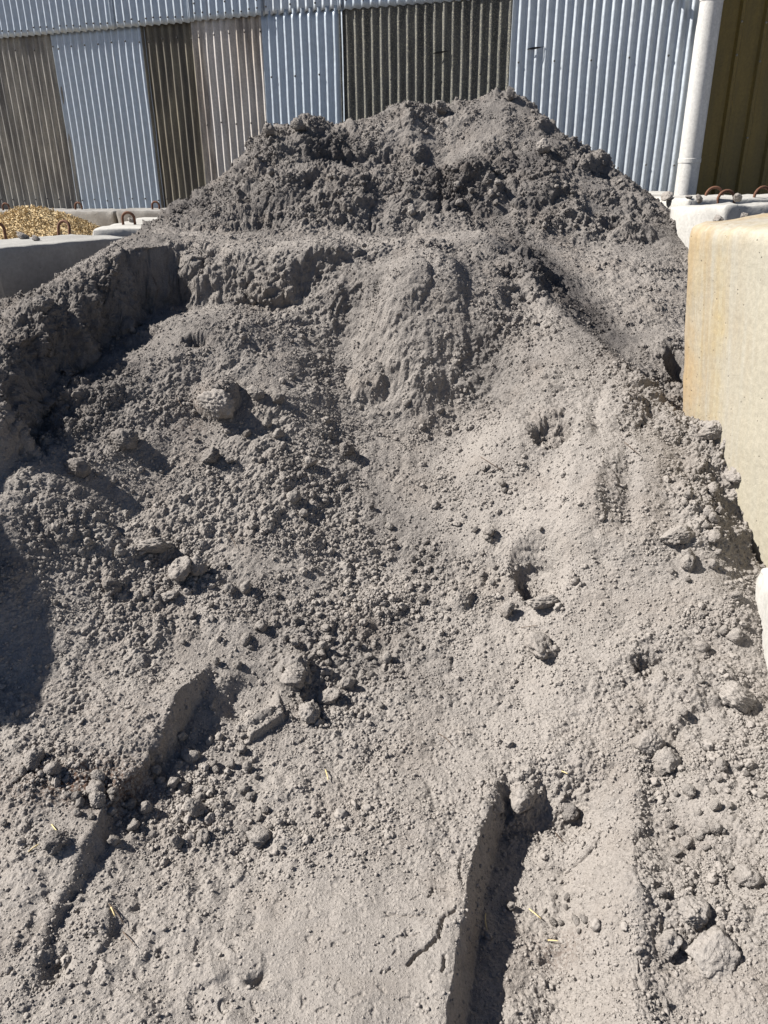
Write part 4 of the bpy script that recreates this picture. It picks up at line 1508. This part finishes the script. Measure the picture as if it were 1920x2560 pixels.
loop_px(L1, 160, 583, 1.235, R(-15), lean=-.25, w=.042, h=.07)
loop_px(L1, 0, 592, 1.235, R(60), w=.04, h=.08)
L2 = block('concrete_block', (.62, 1.35, .7), (-1.66, 6.15, 0.56), (0, R(0), R(3)), M_CONC_W, 'pale concrete block behind the shaded left block, partly buried by soil', .02, .004, 0, 5)
loop_px(L2, 323, 562, 1.26, R(0), w=.042, h=.08)
for k, (yy, z_, lab) in enumerate(((3.47, 1.17, 'grey concrete block at the left edge of the picture, in front of the loop block'),
                                   (2.42, 1.25, 'grey concrete block of the left wall, nearest the camera'))):
    block('concrete_block', (.6, 1.1, .62), (-2.21 - .09 * k, yy, z_ - .62), (0, 0, R(-1 - 11 * k)), M_CONC, lab, .02, .004, 0, 11 + k)
for k, yy in enumerate((3.47, 2.35)):
    block('concrete_block', (.6, 1.1, .8), (-2.22 - .09 * k, yy, (.54, .62)[k] - .81), (0, 0, R(-1 - 11 * k)), M_CONC, ('buried lower concrete block under the left edge block', 'buried lower concrete block under the nearest left block')[k], .02, .004, 0, 15 + k)
# back row under the corrugated sheets
labs = ['rough grey concrete block under the far left sheet behind the wood chips', 'rough grey concrete block with a loop under the second sheet',
        'rough grey concrete block half hidden by the heap under the dark olive sheet']
sL = wall_s(-150, 505)[0]
for k in range(3):
    s0 = sL + k * 1.30
    c = W0 + (s0 + .64) * WD + 0.02 * WN
    c = c + 0.10 * WN
    B = block('concrete_block', (1.28, .5, .7), (c[0], c[1], 1.255 + .01 * k - .7), (0, 0, -BETA), M_CONC_D, labs[k], .018, .012, 0, 20 + k)
for px, zt in ((53, 1.26), (230, 1.27), (422, 1.28)):
    pass
BACK = [o_ for o_ in C.objects if o_.name.startswith('concrete_block') and o_.get('label') in labs]
for B, px in zip(BACK, (53, 232, 422)):
    d = wall_s(px, 510)[0]
    w = W0 + d * WD + .22 * WN
    q_ = B.rotation_euler.to_matrix().inverted() @ (Vector(w) - Vector(B.location))
    loop(B, q_.x, q_.y, .70, R(10), w=.036, h=.06)

# right side
def px_block(name, far, near, mat, label, width, height, **kw):
    pass


# yellow stained block: left face from its far corner towards the camera
YB = block('concrete_block', (.62, 1.25, 1.15), (1.635, 2.43, .31), (R(-1.5), R(-6.0), R(8)), M_YEL, 'leaning concrete block stained ochre yellow, its bright face beside the heap', .042, .006, 0, 31, 34)
WB = block('concrete_block', (1.2, .60, 1.0), (2.375, 4.70, .40), (R(-3), 0, R(9)), M_CONC_W, 'white rough concrete block between the heap and the yellow block', .025, .014, 0, 33)
loop_px(WB, 1815, 500, 1.40, R(5), w=.055, h=.0)
loop_px(WB, 1905, 498, 1.40, R(15), w=.062, h=.02)
RB = block('concrete_block', (1.5, .62, .7), (2.66, 5.62, .71), (0, 0, R(6)), M_CONC_W, 'flat topped pale concrete block behind the white one at the foot of the pipe', .02, .009, 0, 35)
loop_px(RB, 1785, 490, 1.41, R(-5), w=.055, h=.0)
block('concrete_block', (1.0, .5, .9), (1.62, 6.18, .53), (0, 0, -BETA), M_CONC_W, 'pale concrete block end showing at the foot of the tall sheet', .02, .006, 0, 37)
block('concrete_block', (.6, 1.3, .6), (1.375, 1.545, -.20), (0, R(-1), R(-14.5)), M_CONC_W, 'low white concrete block at the right edge below the yellow one', .018, .006, 0, 39)

# bits of soil that landed on the block tops
for px, py, zt, s_, lab in [
    (1668, 493, 1.412, 24, 'crumb of soil lying on the flat topped block near the pipe foot'), (1722, 496, 1.412, 16, 'tiny soil crumb on the flat topped block, left of its loop'),
    (1748, 499, 1.412, 20, 'soil crumb beside the loop of the flat topped block'), (1845, 497, 1.42, 26, 'grey soil crumb right of the loop on the white rough block'),
    (1862, 545, 1.405, 20, 'soil crumb on top of the yellow stained block, near its far edge'), (1795, 553, 1.40, 24, 'soil crumb on the rounded far corner of the yellow stained block'),
    (1905, 543, 1.41, 18, 'soil crumb on the yellow block at the picture edge'), (58, 597, 1.235, 30, 'soil crumb on the front edge of the shaded left block'),
    (90, 600, 1.235, 18, 'small soil crumb beside the bigger one on the shaded left block'), (330, 556, 1.262, 18, 'soil crumb near the loop of the pale left block')]:
    w = at_z(px, py, zt)
    r_ = 0.5 * s_ * (w[1] * 1.05) / F
    o_ = link('soil_clod', CLODS[random.randrange(10), 0, 4], None, (w[0], w[1], w[2] + r_ * .3), (random.random(), random.random(), random.random() * 6), label=lab, category='clod')
    o_.scale = (r_ / CR, r_ / CR, r_ / CR * .6)

# ------------------------------------------------------------------ wood chip heap
M_CHIP = plain('wood_chip', (0.46, 0.355, 0.20), 0.95, 0, 0.35, 30)
hc = at(75, 522, 7.1)
nr, na = 26, 60
rr_, aa_ = np.meshgrid(np.linspace(0, 1, nr), np.linspace(0, 2 * np.pi, na), indexing='ij')
HX, HY = rr_ * np.cos(aa_) * 1.35, rr_ * np.sin(aa_) * .8
HH = hc[2] - .60 * np.sqrt(rr_ ** 2 * 1.0 + .02) + .60 * math.sqrt(.02)
V = np.stack([hc[0] + HX, hc[1] + HY, HH], -1).reshape(-1, 3)
V[:, 2] += .03 * perlin(V, 3, 61) + .015 * perlin(V, 9, 62)
cent = np.array([hc[0], hc[1], 0])
chips = empty('wood_chip_heap', (hc[0], hc[1], hc[2] - .6), label='low heap of golden yellow wood chips behind the left blocks', category='wood chips')
link('heap_core', mesh_np('heap_core', V - np.array(chips.location), grid_faces(nr, na), M_CHIP), chips)
CV, CF = [], []
pick = rng.integers(0, len(V), 16000)
base_box = np.array([(a_, b_, c_) for a_ in (-1, 1) for b_ in (-1, 1) for c_ in (-1, 1)], float)
bf = np.array([(0, 1, 3, 2), (4, 6, 7, 5), (0, 4, 5, 1), (2, 3, 7, 6), (0, 2, 6, 4), (1, 5, 7, 3)])
for k, vi in enumerate(pick):
    u_, v_ = rng.random() ** .5, rng.random() * 2 * np.pi
    x_, y_ = u_ * math.cos(v_) * 1.35, u_ * math.sin(v_) * .8
    if y_ > .35:
        continue
    z_ = hc[2] - .60 * math.sqrt(u_ * u_ + .02) + .60 * math.sqrt(.02) + rng.uniform(-.01, .03)
    q_ = Euler(rng.uniform(0, 6.28, 3)).to_matrix()
    b_ = base_box * np.array([rng.uniform(.006, .015), rng.uniform(.003, .006), .0015]) * 1.0
    CV.append(b_ @ np.array(q_).T + np.array([x_, y_, z_ - hc[2] + .6]))
    CF.append(bf + 8 * (len(CV) - 1))
link('wood_chips', mesh_np('wood_chips', np.concatenate(CV), np.concatenate(CF), M_CHIP, False), chips, kind='stuff')
print('objects', len(C.objects))
